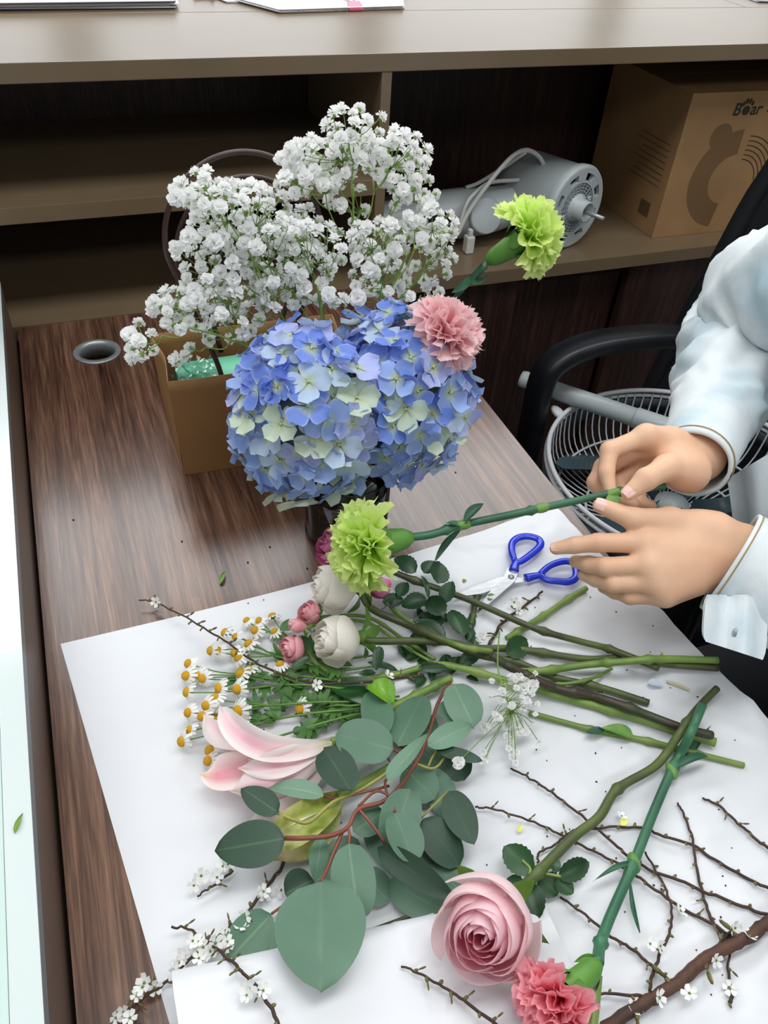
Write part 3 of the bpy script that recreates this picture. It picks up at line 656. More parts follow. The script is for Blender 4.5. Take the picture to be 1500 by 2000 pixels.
gyp = [bloom_mesh(50 + i) for i in range(5)]
BLOOMS = []
def gyp_spray(label, blobs, base, path_px, y0, seed, size=0.0076, yslope=0.0, budn=16):
    """blobs in the photograph: (px, py, rx, ry, n, y); the stalks branch from a main stem standing in the vase"""
    rn = random.Random(seed); root = thing('gypsophila_spray', label, 'flower spray', base, "sprays of baby's breath standing in the vase")
    q0 = PY(path_px[0][0], path_px[0][1], y0); main = [Vector(base), Vector((VC.x + max(-0.022, min(0.022, (q0.x - VC.x) * 0.3)), VC.y + 0.024, VH + 0.010))] + [PY(a, b_, y0) for a, b_ in path_px]; mm = spline(main, 6)
    mb = MB(); mb.tube(mm, (0.0017, 0.0010), 6); buds = MB()
    for (cx, cy, rx, ry, n, y) in blobs:
        n = max(2, int(n * 0.86))
        cc = PY(cx, cy, y); k = mpp(cc)
        att = min(mm[3:], key=lambda q: (q - (cc - Vector((0, 0, 0.06)))).length)
        hubp = cc.lerp(att, 0.45); mb.tube(spline([att, att.lerp(hubp, 0.5) + Vector((rn.uniform(-.006, .006), rn.uniform(-.006, .006), -0.004)), hubp], 4), (0.0009, 0.0007), 5)
        nn = max(2, n // 5); nodes = []
        for j in range(nn):
            a = rn.uniform(0, 6.28); q = math.sqrt(rn.random()) * 0.75; tgt = PY(cx + rx * q * math.cos(a), cy + ry * q * math.sin(a), y + rn.uniform(-.03, .03))
            nd = hubp.lerp(tgt, 0.62); nodes.append(nd); mb.tube(spline([hubp, hubp.lerp(nd, 0.5) + Vector((0, 0, -0.003)), nd], 3), (0.0007, 0.0006), 4)
        placed = []
        for j in range(n):
            for _ in range(90):
                a = rn.uniform(0, 6.28); q = math.sqrt(rn.random()); x = cx + rx * q * math.cos(a); z = cy + ry * q * math.sin(a)
                p = PY(x, z, y + rn.uniform(-.035, .035))
                if all((x - x1) ** 2 + (z - z1) ** 2 > 15 ** 2 for x1, z1 in placed) and all((p - q_).length > 0.0125 for q_ in BLOOMS): break
            placed.append((x, z)); BLOOMS.append(p); nd = min(nodes, key=lambda q: (q - p).length)
            d = (p - nd).normalized(); d = (d + Vector((rn.uniform(-.4, .4), rn.uniform(-.7, .1), rn.uniform(0, .6)))).normalized()
            sc = size * rn.uniform(0.8, 1.15)
            inst('bloom', gyp[rn.randrange(5)], root, p, frame(d) @ Matrix.Rotation(rn.uniform(0, 6), 3, 'Z'), sc)
            mb.tube([nd, nd.lerp(p - d * sc * 0.5, 0.6) + Vector((0, 0, -0.002)), p - d * sc * 0.45], 0.00042, 4)
            if rn.random() < budn / 100:
                b2 = p + Vector((rn.uniform(-.014, .014), rn.uniform(-.01, .01), rn.uniform(-.014, .004))); V, F, T = blob(b2, (0.0015, 0.0015, 0.002), None, 6, 4); buds.add(V, F); mb.tube([nd, b2], 0.00035, 3)
    mb.build('stalks', m_gypstem, root)
    if buds.V: o = buds.build('buds', m_gypstem, root); o['kind'] = 'stuff'
vb = VC + Vector((0, 0.005, 0.03))
gyp_spray("dense cloud of white baby's breath over the kraft gift bag", [(392, 372, 58, 40, 20, -0.44), (470, 425, 105, 62, 66, -0.44), (535, 492, 85, 62, 50, -0.45), (408, 510, 75, 62, 30, -0.45), (590, 440, 30, 40, 9, -0.43)], vb, [(590, 740), (560, 640), (520, 560), (480, 480)], -0.47, 1)
gyp_spray("low arching spray of baby's breath reaching past the gift bag's rim", [(352, 605, 55, 38, 26, -0.46), (275, 668, 30, 42, 10, -0.46), (440, 570, 60, 34, 18, -0.46), (430, 640, 70, 30, 12, -0.47), (360, 690, 18, 20, 4, -0.47)], vb, [(590, 790), (520, 700), (440, 660), (370, 640)], -0.49, 2)
gyp_spray("tallest spray of white baby's breath, in front of the shelf divider", [(690, 250, 62, 44, 20, -0.42), (640, 305, 92, 42, 40, -0.42), (765, 305, 72, 50, 36, -0.42), (800, 368, 55, 40, 16, -0.43), (600, 355, 60, 26, 14, -0.43), (680, 395, 60, 55, 9, -0.43)], vb, [(700, 640), (690, 520), (690, 430), (690, 360)], -0.45, 4)
gyp_spray("rounded spray of baby's breath reaching toward the fan motor", [(740, 468, 62, 32, 24, -0.46), (840, 440, 52, 34, 22, -0.46), (850, 505, 46, 50, 18, -0.46), (740, 535, 62, 36, 24, -0.47), (845, 560, 20, 22, 3, -0.47), (750, 578, 60, 14, 8, -0.48)], vb, [(730, 680), (750, 600), (780, 530), (800, 490)], -0.49, 6)
gyp_spray("short loose spray of baby's breath just behind the hydrangeas", [(620, 490, 60, 58, 20, -0.47), (560, 560, 50, 42, 14, -0.47), (630, 575, 46, 22, 8, -0.48), (500, 610, 40, 22, 6, -0.48)], vb, [(640, 700), (630, 630), (620, 560)], -0.50, 9)

# ---------------------------------------------------------------- carnations standing in the vase
cc = PY(876, 655, -0.575); r = thing('pink_carnation', 'frilly pale pink carnation standing in the vase beside hydrangea', 'carnation', cc)
bq = carnation_head(r, cc + Vector((-0.006, 0.012, -0.010)), (0.55, -0.45, 0.60), 0.040, m_pcarn, m_calyx, 46, 4, 1.45)
stem('stem', [bq, bq.lerp(VC + Vector((0.01, 0, 0.11)), 0.65), VC + Vector((0.004, 0.004, 0.085)), VC + Vector((-0.012, 0.010, 0.014))], 0.0024, m_cstem, r)
g0 = PY(1000, 488, -0.5); tipd = PY(1040, 452, -0.5)
r = thing('green_carnation', 'lime green carnation on tall stem leaning out of the vase', 'carnation', g0)
gx = (PY(1040, 455, -0.5) - PY(995, 492, -0.5)).normalized() + Vector((0, -0.25, 0))
bq = carnation_head(r, PY(1012, 474, -0.5), gx, 0.042, m_gcarn, m_calyx, 34, 12, 1.5, 0.9)
stem('stem', [bq, PY(940, 530, -0.5), PY(890, 580, -0.475), PY(850, 660, -0.462), Vector((0.385, -0.470, 0.150)), VC + Vector((0.022, 0.030, 0.094)), VC + Vector((0.0, 0.012, 0.014))], 0.0024, m_cstem, r, knots=(0.12, 0.3))
leaf('leaf', PY(905, 560, -0.502), PY(945, 508, -0.50), 0.008, m_cleaf, r, 'blade', nrm=(0.4, -1, 0.5)); leaf('leaf', PY(912, 550, -0.502), PY(955, 538, -0.50), 0.007, m_cleaf, r, 'blade', nrm=(0, -.5, 1), bend=-0.2)
leaf('leaf', PY(920, 540, -0.502), PY(882, 572, -0.51), 0.009, m_cleaf, r, 'blade', nrm=(0, -1, 0.4), bend=0.2)

# ---------------------------------------------------------------- kraft gift bag
m_kraft = M('kraft_paper', (158, 116, 70), 0.7, (146, 106, 62), 7, bump=(30, 0.08, 0.001))
m_cord = M('brown_plastic_handle', (58, 34, 30), 0.3)
bag = thing('gift_bag', 'brown kraft paper gift bag with round handles behind the hydrangea', 'gift bag', (0.275, -0.36, 0.0))
bl_, br_ = Vector((0.173, -0.412, 0.0005)), Vector((0.385, -0.418, 0.0005)); dpt = Vector((-0.003, 0.098, 0)); BHt = 0.136
tl_ = Vector((-0.008, -0.004, BHt)); 
def bagwall(name, a, b, ta, tb, flip=False, fold=None):
    def f(u, v):
        x = (u + 1) / 2; q = Vector(a).lerp(Vector(b), x).lerp(Vector(ta).lerp(Vector(tb), x), v); n = (Vector(b) - Vector(a)).normalized().cross(Vector((0, 0, 1)))
        return q + n * ((fold or 0) * math.sin(pi * x) * v + 0.0012 * noise.noise(Vector((x * 3, v * 3, 5))))
    V, F, T, S = gridsurf(f, 12, 10); V2 = [p + (Vector(b) - Vector(a)).normalized().cross(Vector((0, 0, 1))) * -0.0008 for p in V]; n = len(V)
    return mk(name, V + V2, F + [[i + n for i in reversed(fc)] for fc in F] + [[i, i + 1, i + 1 + n, i + n] for i in range(n - 13, n - 1)], m_kraft, bag)
FL, FR, BL_, BR_ = bl_, br_, bl_ + dpt, br_ + dpt
o8 = 0.006
TFL, TFR, TBL, TBR = FL + Vector((-o8, -0.004, BHt)), FR + Vector((o8, -0.004, BHt)), BL_ + Vector((-o8, 0.004, BHt)), BR_ + Vector((o8, 0.004, BHt))
fwall = bagwall('front_wall', FL, FR, TFL, TFR); bagwall('back_wall', BR_, BL_, TBR, TBL); bagwall('side_wall', BL_, FL, TBL, TFL, fold=-0.006); bagwall('side_wall', FR, BR_, TFR, TBR, fold=-0.006)
mk('base', [FL + Vector((0, 0, 0.0006)), FR + Vector((0, 0, 0.0006)), BR_ + Vector((0, 0, 0.0006)), BL_ + Vector((0, 0, 0.0006))], [[0, 1, 2, 3]], m_kraft, bag, smooth=False)
def handle(y, top_y, cx, cz, rx, rz, x_a, x_b, zb):
    pts = [Vector((x_a, y, zb - 0.02)), Vector((x_a - 0.010, y + (top_y - y) * 0.1, zb + 0.03))]
    for i in range(13):
        a = pi * 1.12 - (pi * 1.24) * i / 12; pts.append(Vector((cx + rx * math.cos(a), y + (top_y - y) * (0.5 + 0.5 * math.sin(a)), cz + rz * math.sin(a))))
    pts += [Vector((x_b + 0.010, y + (top_y - y) * 0.1, zb + 0.03)), Vector((x_b, y, zb - 0.02))]
    return MB().tube(spline(pts, 4), 0.0029, 8).build('handle', m_cord, bag)
handle(-0.408, -0.40, 0.2645, 0.285, 0.0795, 0.082, 0.232, 0.300, 0.126)
handle(-0.318, -0.33, 0.282, 0.232, 0.078, 0.086, 0.245, 0.318, 0.126)
for x in (0.232, 0.300):
    V, F, T = blob((x, -0.4185, 0.118), (0.0032, 0.0022, 0.0032), None, 8, 6); mk('rivet', V, F, m_steel, fwall)
ib = thing('mint_box', 'mint green box packed inside the kraft gift bag', 'box', (0.285, -0.365, 0.002))
MB().box((0.185, -0.402, 0.002), (0.375, -0.332, 0.104), 0.0015).build('carton', M('mint_card', (116, 204, 168), 0.6, (108, 196, 160), 6), ib, False)
MB().box((0.1845, -0.4025, 0.1042), (0.3755, -0.3315, 0.107), 0.0012).build('lid', MATS['mint_card'], ib, False)
cl = thing('cellophane_wrap', 'clear crinkled cellophane bag stuffed in the corner of gift bag', 'wrap', (0.19, -0.40, 0.105))
V, F, T, S = gridsurf(lambda u, v: Vector((0.203 + 0.030 * u, -0.374 + 0.034 * (2 * v - 1), 0.1135 + 0.020 * abs(noise.noise(Vector((u * 1.8, v * 3.1, 1.7)))) + 0.008 * (1 - u) * abs(noise.noise(Vector((u * 4.2, v * 5, 4.7)))))), 14, 14)
mk('film', V, F, clearglass('cellophane', (236, 242, 242), 1.7, 0.06), cl, smooth=False)
# ================================================================ wrapping paper on the desk
def crease(x, y, a):
    q = Vector((x * 9, y * 9, 0.3)); n1 = noise.noise(q); n2 = noise.noise(q * 2.3 + Vector((3, 1, 0)))
    n3 = noise.noise(q * 4.1 + Vector((1, 7, 2))); return a * (max(0, 0.55 - abs(n1) * 1.6) + 0.8 * max(0, 0.45 - abs(n2) * 1.5) + 0.25 * abs(n3))
sTL, sTR, sBL, sBR = Vector((0.0142, -0.6315, 0)), Vector((0.5785, -0.5965, 0)), Vector((0.090, -1.245, 0)), Vector((0.674, -1.23, 0))
def sheet_z(x, y):
    f = min(1, max(0, (x - 0.28) / 0.2)); return 0.0007 + crease(x, y, 0.0062 * f)
def sheet1(u, v):
    x = (u + 1) / 2; p = sTL.lerp(sTR, x).lerp(sBL.lerp(sBR, x), v); p.y += 0.010 * math.sin(pi * x) * (1 - v) ** 2 * -1
    p.z = sheet_z(p.x, p.y)
    if p.x > 0.6: p.z -= (p.x - 0.6) ** 2 * 3
    return p
V, F, T, S = gridsurf(sheet1, 120, 120); n = len(V)
tag(mk('wrapping_paper', V, F, m_paper, None, origin=(0.3, -0.8, 0.0)), 'large white wrapping sheet spread under the cut flowers', 'paper')
ra, rb = P(352, 1975, 0.012), P(930, 1778, 0.004)
rax = (rb - ra); rax.z = 0; RL = rax.length; rax.normalize(); rpr = Vector((rax.y, -rax.x, 0))    # towards the reader of the flowers
def sheet2(u, v):
    x = (u + 1) / 2 * 1.22; s_ = x * RL; r = 0.0225 * max(0.0, 1 - x * 0.80) + 0.0030
    o = Vector((ra.x, ra.y, 0)) + rax * s_
    if v < 0.45:
        a = -pi / 2 - pi * v / 0.45; off = r * math.cos(a); h = r + r * math.sin(a)
    else:
        k = (v - 0.45) / 0.55; off = k * 0.34; h = 2 * r * max(0, 1 - 0.55 * k) if k < 1 else 0
    zz = h + 0.0015 + sheet_z(o.x, o.y) * 0.3 + (crease(o.x + 2, o.y + off, 0.0045) if x > 0.7 else 0)
    return o + rpr * (off + 0.006) + Vector((0, 0, zz))
V, F, T, S = gridsurf(sheet2, 90, 60); tag(mk('wrapping_paper', V, F, m_paper, None, origin=(0.2, -1.1, 0.0)), 'second white wrapping sheet with its edge curled into a roll', 'paper')

# ================================================================ roses on the paper
def rose_leaves(root, L, z=0.006, mat=m_rleaf, seed=1):
    rn = random.Random(seed)
    for i, l in enumerate(L):
        (bx_, by_, tx, ty, wpx) = l[:5]; zz = l[5] if len(l) > 5 else z + rn.uniform(0, 0.012)
        b0 = P(bx_, by_, zz); t0 = P(tx, ty, max(0.004, zz + rn.uniform(-0.006, 0.006))); k = mpp(b0)
        leaf('leaf', b0, t0, wpx * k * 1.12, mat, root, 'ovate', nrm=(rn.uniform(-.35, .35), -0.35 + rn.uniform(-.3, .3), 1), cup=0.25, bend=rn.uniform(-.05, .10), serr=0.05, nu=6, nv=14, seed=i)
def px_rose(name, label, cat, cpx, cpy, cz, axis, R, mat, n, op, stempx, sr, smat, seed, leaves=(), group=None, long=1.45, sepm=m_sep, knots=(0.3, 0.6, 0.85), extra=None):
    c = P(cpx, cpy, cz); r = thing(name, label, cat, Vector((c.x, c.y, 0.003)), group)
    b0 = rose_head(r, c, axis, R, mat, n, op, seed, long, sepm)
    if stempx: stem('stem', [b0] + PL(stempx), sr, smat, r, knots=knots, lay='attached')
    rose_leaves(r, leaves, seed=seed); return r
px_rose('white_rose', 'ivory white rose, its head nearer the lily', 'rose', 662, 1250, 0.034, (-0.93, -0.05, 0.26), 0.0315, m_white, 18, 0.34,
        [(735, 1252, 0.030), (800, 1252, 0.026), (870, 1254, 0.020), (935, 1266, 0.014), (1010, 1268, 0.011), (1140, 1287, 0.010), (1220, 1285, 0.011), (1300, 1297, 0.010), (1402, 1305, 0.008)], (0.0036, 0.0036), m_ostem, 5,
        [(870, 1245, 812, 1218, 32), (905, 1242, 880, 1192, 36), (990, 1280, 1030, 1250, 40), (935, 1272, 895, 1300, 26), (818, 1303, 885, 1308, 18), (742, 1262, 735, 1310, 20, 0.03), (800, 1250, 850, 1235, 24)])
px_rose('white_rose', 'ivory white rose, its head nearer the vase', 'rose', 656, 1150, 0.040, (-0.93, 0.12, 0.16), 0.0330, m_white, 18, 0.36,
        [(725, 1188, 0.030), (790, 1218, 0.024), (870, 1252, 0.018), (940, 1280, 0.012), (1010, 1294, 0.010), (1080, 1322, 0.009), (1173, 1343, 0.009), (1267, 1373, 0.008)], (0.0038, 0.0036), m_ostem, 9,
        [(813, 1117, 771, 1089, 33, 0.03), (827, 1119, 848, 1095, 27, 0.028), (856, 1140, 859, 1097, 38, 0.028), (864, 1177, 883, 1135, 28, 0.024), (865, 1203, 837, 1167, 38, 0.022), (824, 1124, 837, 1167, 13, 0.026), (832, 1169, 784, 1185, 32, 0.02), (776, 1164, 795, 1137, 24, 0.024), (747, 1175, 789, 1172, 26, 0.02), (867, 1217, 819, 1199, 22), (869, 1236, 811, 1212, 26)])
px_rose('pink_rose', 'magenta pink rose half hidden behind the ivory roses by the vase', 'rose', 655, 1070, 0.034, (-0.75, 0.2, 0.6), 0.027, m_hot, 18, 0.45,
        [(720, 1095, 0.028), (800, 1130, 0.024), (917, 1172, 0.018), (1042, 1226, 0.018), (1130, 1252, 0.011), (1197, 1270, 0.010), (1285, 1305, 0.008)], (0.0032, 0.0034), m_ostem, 13)
px_rose('pink_rose', 'small magenta pink rosebud tucked behind the ivory roses', 'rosebud', 743, 1150, 0.024, (-0.35, 0.75, 0.5), 0.0170, m_hot, 13, 0.2,
        [(768, 1190, 0.014), (820, 1228, 0.012), (900, 1262, 0.009), (960, 1272, 0.010)], (0.0022, 0.0026), m_gstem, 17)
px_rose('spray_rose', 'small dusty pink spray rose beside the daisies', 'rose', 574, 1266, 0.022, (-0.90, -0.28, 0.30), 0.0172, m_spray, 18, 0.4,
        [(625, 1302, 0.010), (690, 1326, 0.006), (770, 1318, 0.008), (840, 1300, 0.010), (893, 1303, 0.013), (1010, 1336, 0.012), (1127, 1369, 0.010), (1243, 1401, 0.010), (1397, 1450, 0.009)], (0.0024, 0.0046), m_gstem, 21,
        [(610, 1272, 590, 1240, 16, 0.03), (605, 1285, 570, 1302, 14, 0.025)])
px_rose('spray_rose', 'dusty pink spray rose wedged between bud and ivory rose', 'rose', 606, 1200, 0.024, (-0.7, 0.1, 0.65), 0.0165, m_spray, 16, 0.5,
        [(640, 1204, 0.010), (720, 1206, 0.008), (790, 1250, 0.008), (850, 1288, 0.008)], 0.0018, m_gstem, 23)
px_rose('rosebud', 'tight pink and green rosebud above the dusty pink rose', 'rosebud', 582, 1222, 0.045, (-0.85, 0.25, 0.25), 0.0095, m_spray, 9, 0.1,
        [(612, 1222, 0.024), (636, 1214, 0.014), (715, 1215, 0.011), (790, 1262, 0.010), (840, 1292, 0.008)], 0.0016, m_gstem, 25, long=2.0)
for i, (lb, pts, rr_, mt) in enumerate((
    ('pale green cut stem pointing at the blue scissors', [(1145, 1149, .006), (1110, 1170, .005), (1061, 1203, .004), (1010, 1234, .004), (990, 1247, .004)], 0.0032, m_gstem),
    ('pale green cut stem hanging over the desk edge', [(1000, 1312, .006), (1061, 1310, .006), (1150, 1298, .008), (1220, 1292, .012), (1290, 1287, .014), (1402, 1290, .014)], 0.0036, m_gstem),
    ('brownish thorny cut stem along a thick green stem', [(960, 1280, .012), (996, 1303, .012), (1040, 1325, .011), (1090, 1345, .010), (1150, 1358, .010), (1210, 1376, .010), (1327, 1420, .008), (1390, 1436, .006)], 0.0040, m_dstem),
    ('slender light green stem carrying a pale bract', [(1033, 1392, .006), (1155, 1425, .006), (1267, 1448, .006), (1360, 1472, .006), (1453, 1495, .005)], 0.0027, m_gstem),
    ('thin curved green stem under the dark stems', [(1040, 1338, .005), (1110, 1335, .005), (1165, 1322, .005), (1195, 1306, .006)], 0.0017, m_gstem),
    ('olive stub of stem under the scissor blades', [(920, 1220, .005), (925, 1195, .006), (930, 1170, .006), (938, 1158, .005)], 0.0030, m_ostem),
    ('green stem running under the eucalyptus into the leaves', [(725, 1400, .012), (780, 1375, .014), (840, 1345, .014), (880, 1325, .012)], 0.0040, m_gstem))):
    pp = PL(pts); r = thing('flower_stem', lb, 'stem', (pp[0].x, pp[0].y, 0.003), 'cut stems on the paper')
    stem('stalk', pp, rr_, mt, r, knots=(0.25, 0.5, 0.75), lay='loose')
    if 'bract' in lb:
        leaf('bract', onpath(1230, 1441) + Vector((0, 0, 0.002)), onpath(1165, 1427) + Vector((0, 0, 0.005)), 0.0125, m_node, r, 'point', cup=0.6); leaf('bract', onpath(1175, 1430) + Vector((0, 0, 0.004)), onpath(1140, 1422) + Vector((-0.004, -0.006, 0.003)), 0.008, m_cleaf, r, 'blade')
    if 'over the desk' in lb: leaf('thorn', onpath(1290, 1287) + Vector((0, 0, 0.003)), onpath(1290, 1287) + Vector((0.001, 0.003, 0.0075)), 0.003, m_gstem, r, 'point')
# ================================================================ spirea twigs
m_twig = M('dark_twig_bark', (52, 40, 34), 0.7, (74, 50, 40), 60); m_branch = M('brown_branch_bark', (96, 62, 44), 0.65, (66, 44, 34), 50, bump=(120, 0.6, 0.002))
m_bud = M('twig_bud', (120, 118, 58), 0.6, (88, 70, 44), 200); m_bls = M('white_blossom', (248, 248, 244), 0.6, transl=0.15)
def blossom_mesh():
    mb = MB()
    for i in range(5):
        a = 2 * pi * i / 5; d = Vector((math.cos(a), math.sin(a), 0)); s_ = Vector((-math.sin(a), math.cos(a), 0))
        V, F, T, S = gridsurf(lambda u, v: d * (0.12 + 0.9 * v) + s_ * (0.46 * u * (max(v, 0.02) ** 0.6) * (1.15 - 0.5 * v ** 3)) + Vector((0, 0, 0.30 * v * v)), 3, 3); mb.add(V, F)
    n = len(mb.F); V, F, T = blob((0, 0, 0.06), (0.2, 0.2, 0.14), None, 6, 4); mb.add(V, F); me = mesh('blossom', mb.V, mb.F, m_bls); me.materials.append(m_sep)
    for p in me.polygons[n:]: p.material_index = 1
    return me
blm = blossom_mesh()
def twig(root, pts, r, mat, seed, budstep=0.011, bsz=0.0016, blossoms=0, zb=0.0055, name='twig', leafy=0.25):
    rn = random.Random(seed); pp = spline([P(p[0], p[1], p[2] if len(p) > 2 else zb + rn.uniform(-.002, .004)) for p in pts], 5); mb = MB()
    q = [p + Vector((rn.uniform(-1, 1), rn.uniform(-1, 1), rn.uniform(-.6, .6))) * 0.0007 for p in pp]; rr0 = r if isinstance(r, tuple) else (r, r); q = settle(q, [rr0[0] + (rr0[-1] - rr0[0]) * i / (len(q) - 1) + 0.0006 for i in range(len(q))], root.name); mb.tube(q, r, 6); mb.build(name, mat, root)
    bd = MB(); acc = 0; side = 1
    for i in range(1, len(q)):
        acc += (q[i] - q[i - 1]).length
        if acc > budstep:
            acc = 0; side = -side; d = (q[i] - q[i - 1]).normalized(); s_ = d.cross(Vector((0, 0, 1))).normalized() * side; ax = (s_ * 0.8 + d * 0.5 + Vector((0, 0, 0.3))).normalized()
            V, F, T = blob(q[i] + ax * bsz * 1.2, (bsz * rn.uniform(.7, 1), bsz * rn.uniform(.7, 1), bsz * rn.uniform(1.2, 2.0)), frame(ax), 6, 4); bd.add(V, F)
            if rn.random() < leafy:
                e = q[i] + ax * bsz * 4.5; V, F, T = blob(e, (bsz * 0.5, bsz * 0.9, bsz * 2.0), frame(ax + Vector((0, 0, rn.uniform(-.5, .8)))), 5, 4); bd.add(V, F)
    if bd.V: o = bd.build('buds', m_bud, root); o['kind'] = 'stuff'
    for j in range(blossoms):
        i = rn.randrange(1, len(q)); p = q[i] + Vector((rn.uniform(-.009, .009), rn.uniform(-.009, .009), rn.uniform(0.001, .008)))
        inst('blossom', blm, root, p, frame((rn.uniform(-.6, .6), rn.uniform(-.9, .3), 0.8)), rn.uniform(0.0042, 0.0062))
def Z8(L): return [(750 + a / 2, 1500 + b_ / 2) for a, b_ in L]
def Z7(L): return [(200 + a / 2, 1500 + b_ / 2) for a, b_ in L]
sp = thing('spirea_branch', 'thick brown spirea branch with many thin budding twigs', 'branch', P(1400, 1850, 0.002))
twig(sp, [(1560, 1765, .012), (1500, 1800, .012), (1470, 1825, .012), (1430, 1847, .012), (1375, 1875, .011), (1325, 1920, .010), (1275, 1950, .010), (1230, 1975, .009), (1150, 2030, .008)], (0.0050, 0.0046), m_branch, 1, 0.03, 0.003, 8, name='main_branch', leafy=0.9)
for i, (L, nb) in enumerate((
    ([(490, 0), (570, 40), (640, 85), (700, 130), (790, 200), (870, 270), (940, 330), (1030, 395), (1150, 440), (1270, 490), (1400, 540), (1520, 580)], 0), ([(355, 155), (400, 155), (510, 185), (630, 230), (700, 265), (760, 295), (850, 340), (930, 385), (1000, 430), (1080, 490), (1200, 570), (1300, 620), (1375, 680)], 0),
    ([(600, 370), (612, 330), (680, 290), (740, 245), (830, 235), (910, 230), (1020, 235), (1070, 260), (1200, 300), (1290, 360), (1400, 420), (1520, 480)], 1), ([(1145, 135), (1170, 180), (1200, 260), (1215, 350), (1240, 470), (1270, 570), (1310, 630), (1375, 680)], 0),
    ([(690, 505), (740, 540), (820, 600), (890, 660), (960, 700), (1020, 750), (1080, 800), (1130, 850)], 1), ([(1020, 330), (1060, 400), (1110, 500), (1125, 600), (1100, 680), (1060, 770), (1040, 850), (1050, 890)], 2), ([(1350, 705), (1345, 800), (1360, 880), (1350, 920)], 1), ([(810, 880), (900, 885), (1000, 890), (1040, 900)], 0), ([(1280, 745), (1340, 650), (1410, 650)], 0))):
    twig(sp, Z8(L), (0.0009, 0.0014), m_twig, 10 + i, 0.012, 0.0014, nb)
# big pink rose at the front
r = px_rose('pink_rose', 'large open soft pink rose lying on the curled paper', 'rose', 950, 1812, 0.052, (-0.50, -0.42, 0.75), 0.0450, m_pinkr, 28, 0.40,
        [(1003, 1752, 0.034), (1022, 1733, 0.027), (1050, 1705, 0.020), (1120, 1635, 0.015), (1170, 1595, 0.014), (1206, 1541, 0.012), (1281, 1495, 0.012), (1323, 1439, 0.014), (1360, 1387, 0.014), (1400, 1345, 0.012)], (0.0046, 0.0036), m_ostem, 31,
        [(1040, 1705, 985, 1652, 50, 0.022), (1090, 1712, 1150, 1683, 38, 0.016), (1084, 1715, 1120, 1745, 34, 0.014), (1086, 1705, 1078, 1672, 22, 0.018), (1055, 1712, 1090, 1748, 48, 0.012), (1020, 1740, 988, 1718, 36, 0.014), (1025, 1725, 1052, 1795, 48, 0.016)], long=1.25)
stem('leaf_stalk', PL([(1022, 1730, .022), (1036, 1700, .022), (1020, 1680, .024)]), 0.0012, m_gstem, r); stem('leaf_stalk', PL([(1052, 1704, .018), (1075, 1708, .018), (1095, 1712, .018)]), 0.0012, m_gstem, r)
# coral carnation at the front with its jointed stem
cc = P(1112, 1936, 0.046); r = thing('coral_carnation', 'coral pink carnation lying on paper beside the big rose', 'carnation', Vector((cc.x, cc.y, 0.004)))
bq = carnation_head(r, cc, P(1060, 1978, 0.046) - P(1140, 1900, 0.044), 0.0345, m_ccarn, m_calyx, 42, 7, 1.2, 0.9)
stem('stem', [bq] + PL([(1172, 1846, 0.032), (1192, 1790, 0.022), (1238, 1685, 0.014), (1275, 1590, 0.012), (1312, 1505, 0.012), (1345, 1440, 0.010), (1372, 1378, 0.008)]), (0.0042, 0.0040), m_cstem, r, knots=(0.16, 0.42, 0.74), n=10, lay='attached')
for (a0, a1, w0, kk, bnd) in (((1240, 1690), (1158, 1722), 11, m_cleaf, 0.2), ((1236, 1715), (1250, 1822), 9, m_cleaf, -0.15), ((1288, 1500), (1388, 1418), 16, m_cleaf, -0.12), ((1318, 1508), (1382, 1478), 17, m_cleaf, 0.2), ((1330, 1490), (1375, 1375), 17, m_cleaf, 0.05), ((1156, 1868), (1120, 1880), 14, m_calyx, 0.2), ((1150, 1868), (1165, 1935), 9, m_cleaf, 0.1)):
    b0 = onpath(*a0); t0 = P(a1[0], a1[1], max(0.012, b0.z - 0.002)) if a0[1] < 1850 else P(a1[0], a1[1], b0.z - 0.004); leaf('leaf', b0, t0, w0 * mpp(b0), kk, r, 'blade', cup=0.8, bend=bnd, nu=4, nv=12)
for (px_, py_, z_) in ((1238, 1682, 0.015), (1313, 1508, 0.013)):
    V, F, T = blob(onpath(px_, py_), (0.0050, 0.0050, 0.0085), frame((0.25, 0.95, 0.0)), 12, 10); mk('stem_joint', V, F, m_node, r)
stem('cut_stub', PL([(1166, 1905, .034), (1162, 1950, .032), (1156, 2010, .030)]), 0.004, m_gstem, r)

# ================================================================ chamomile sprigs
m_cpet = M('chamomile_petal', (248, 248, 244), 0.6, transl=0.15); m_cdisc = M('chamomile_disc', (242, 190, 40), 0.7, (222, 158, 20), 260, bump=(900, 0.6, 0.001))
m_chl = M('chamomile_leaf', (74, 118, 50), 0.5, (56, 98, 40), 40, rnd=0.1)
def cham_mesh():
    pm = MB()
    for i in range(13):
        a = 2 * pi * i / 13; d = Vector((math.cos(a), math.sin(a), 0)); s_ = Vector((-math.sin(a), math.cos(a), 0)); dr = random.Random(i).uniform(-0.75, -0.25)
        V, F, T, S = gridsurf(lambda u, v: d * (0.42 + 0.62 * v) + s_ * (0.16 * u * (0.6 + 0.9 * v - 0.7 * v ** 3)) + Vector((0, 0, dr * v * v + 0.05 * v)), 2, 3); pm.add(V, F)
    dm = MB(); V, F, T = lathe([(0.02, -0.12), (0.46, -0.04), (0.50, 0.10), (0.42, 0.30), (0.24, 0.42), (0.001, 0.46)], 12); dm.add(V, F)
    cm = MB(); V, F, T = lathe([(0.08, -0.34), (0.32, -0.18), (0.44, -0.02)], 10); cm.add(V, F)
    return mesh('petals', pm.V, pm.F, m_cpet), mesh('disc', dm.V, dm.F, m_cdisc), mesh('receptacle', cm.V, cm.F, m_chl)
chm = cham_mesh(); rnC = random.Random(5)
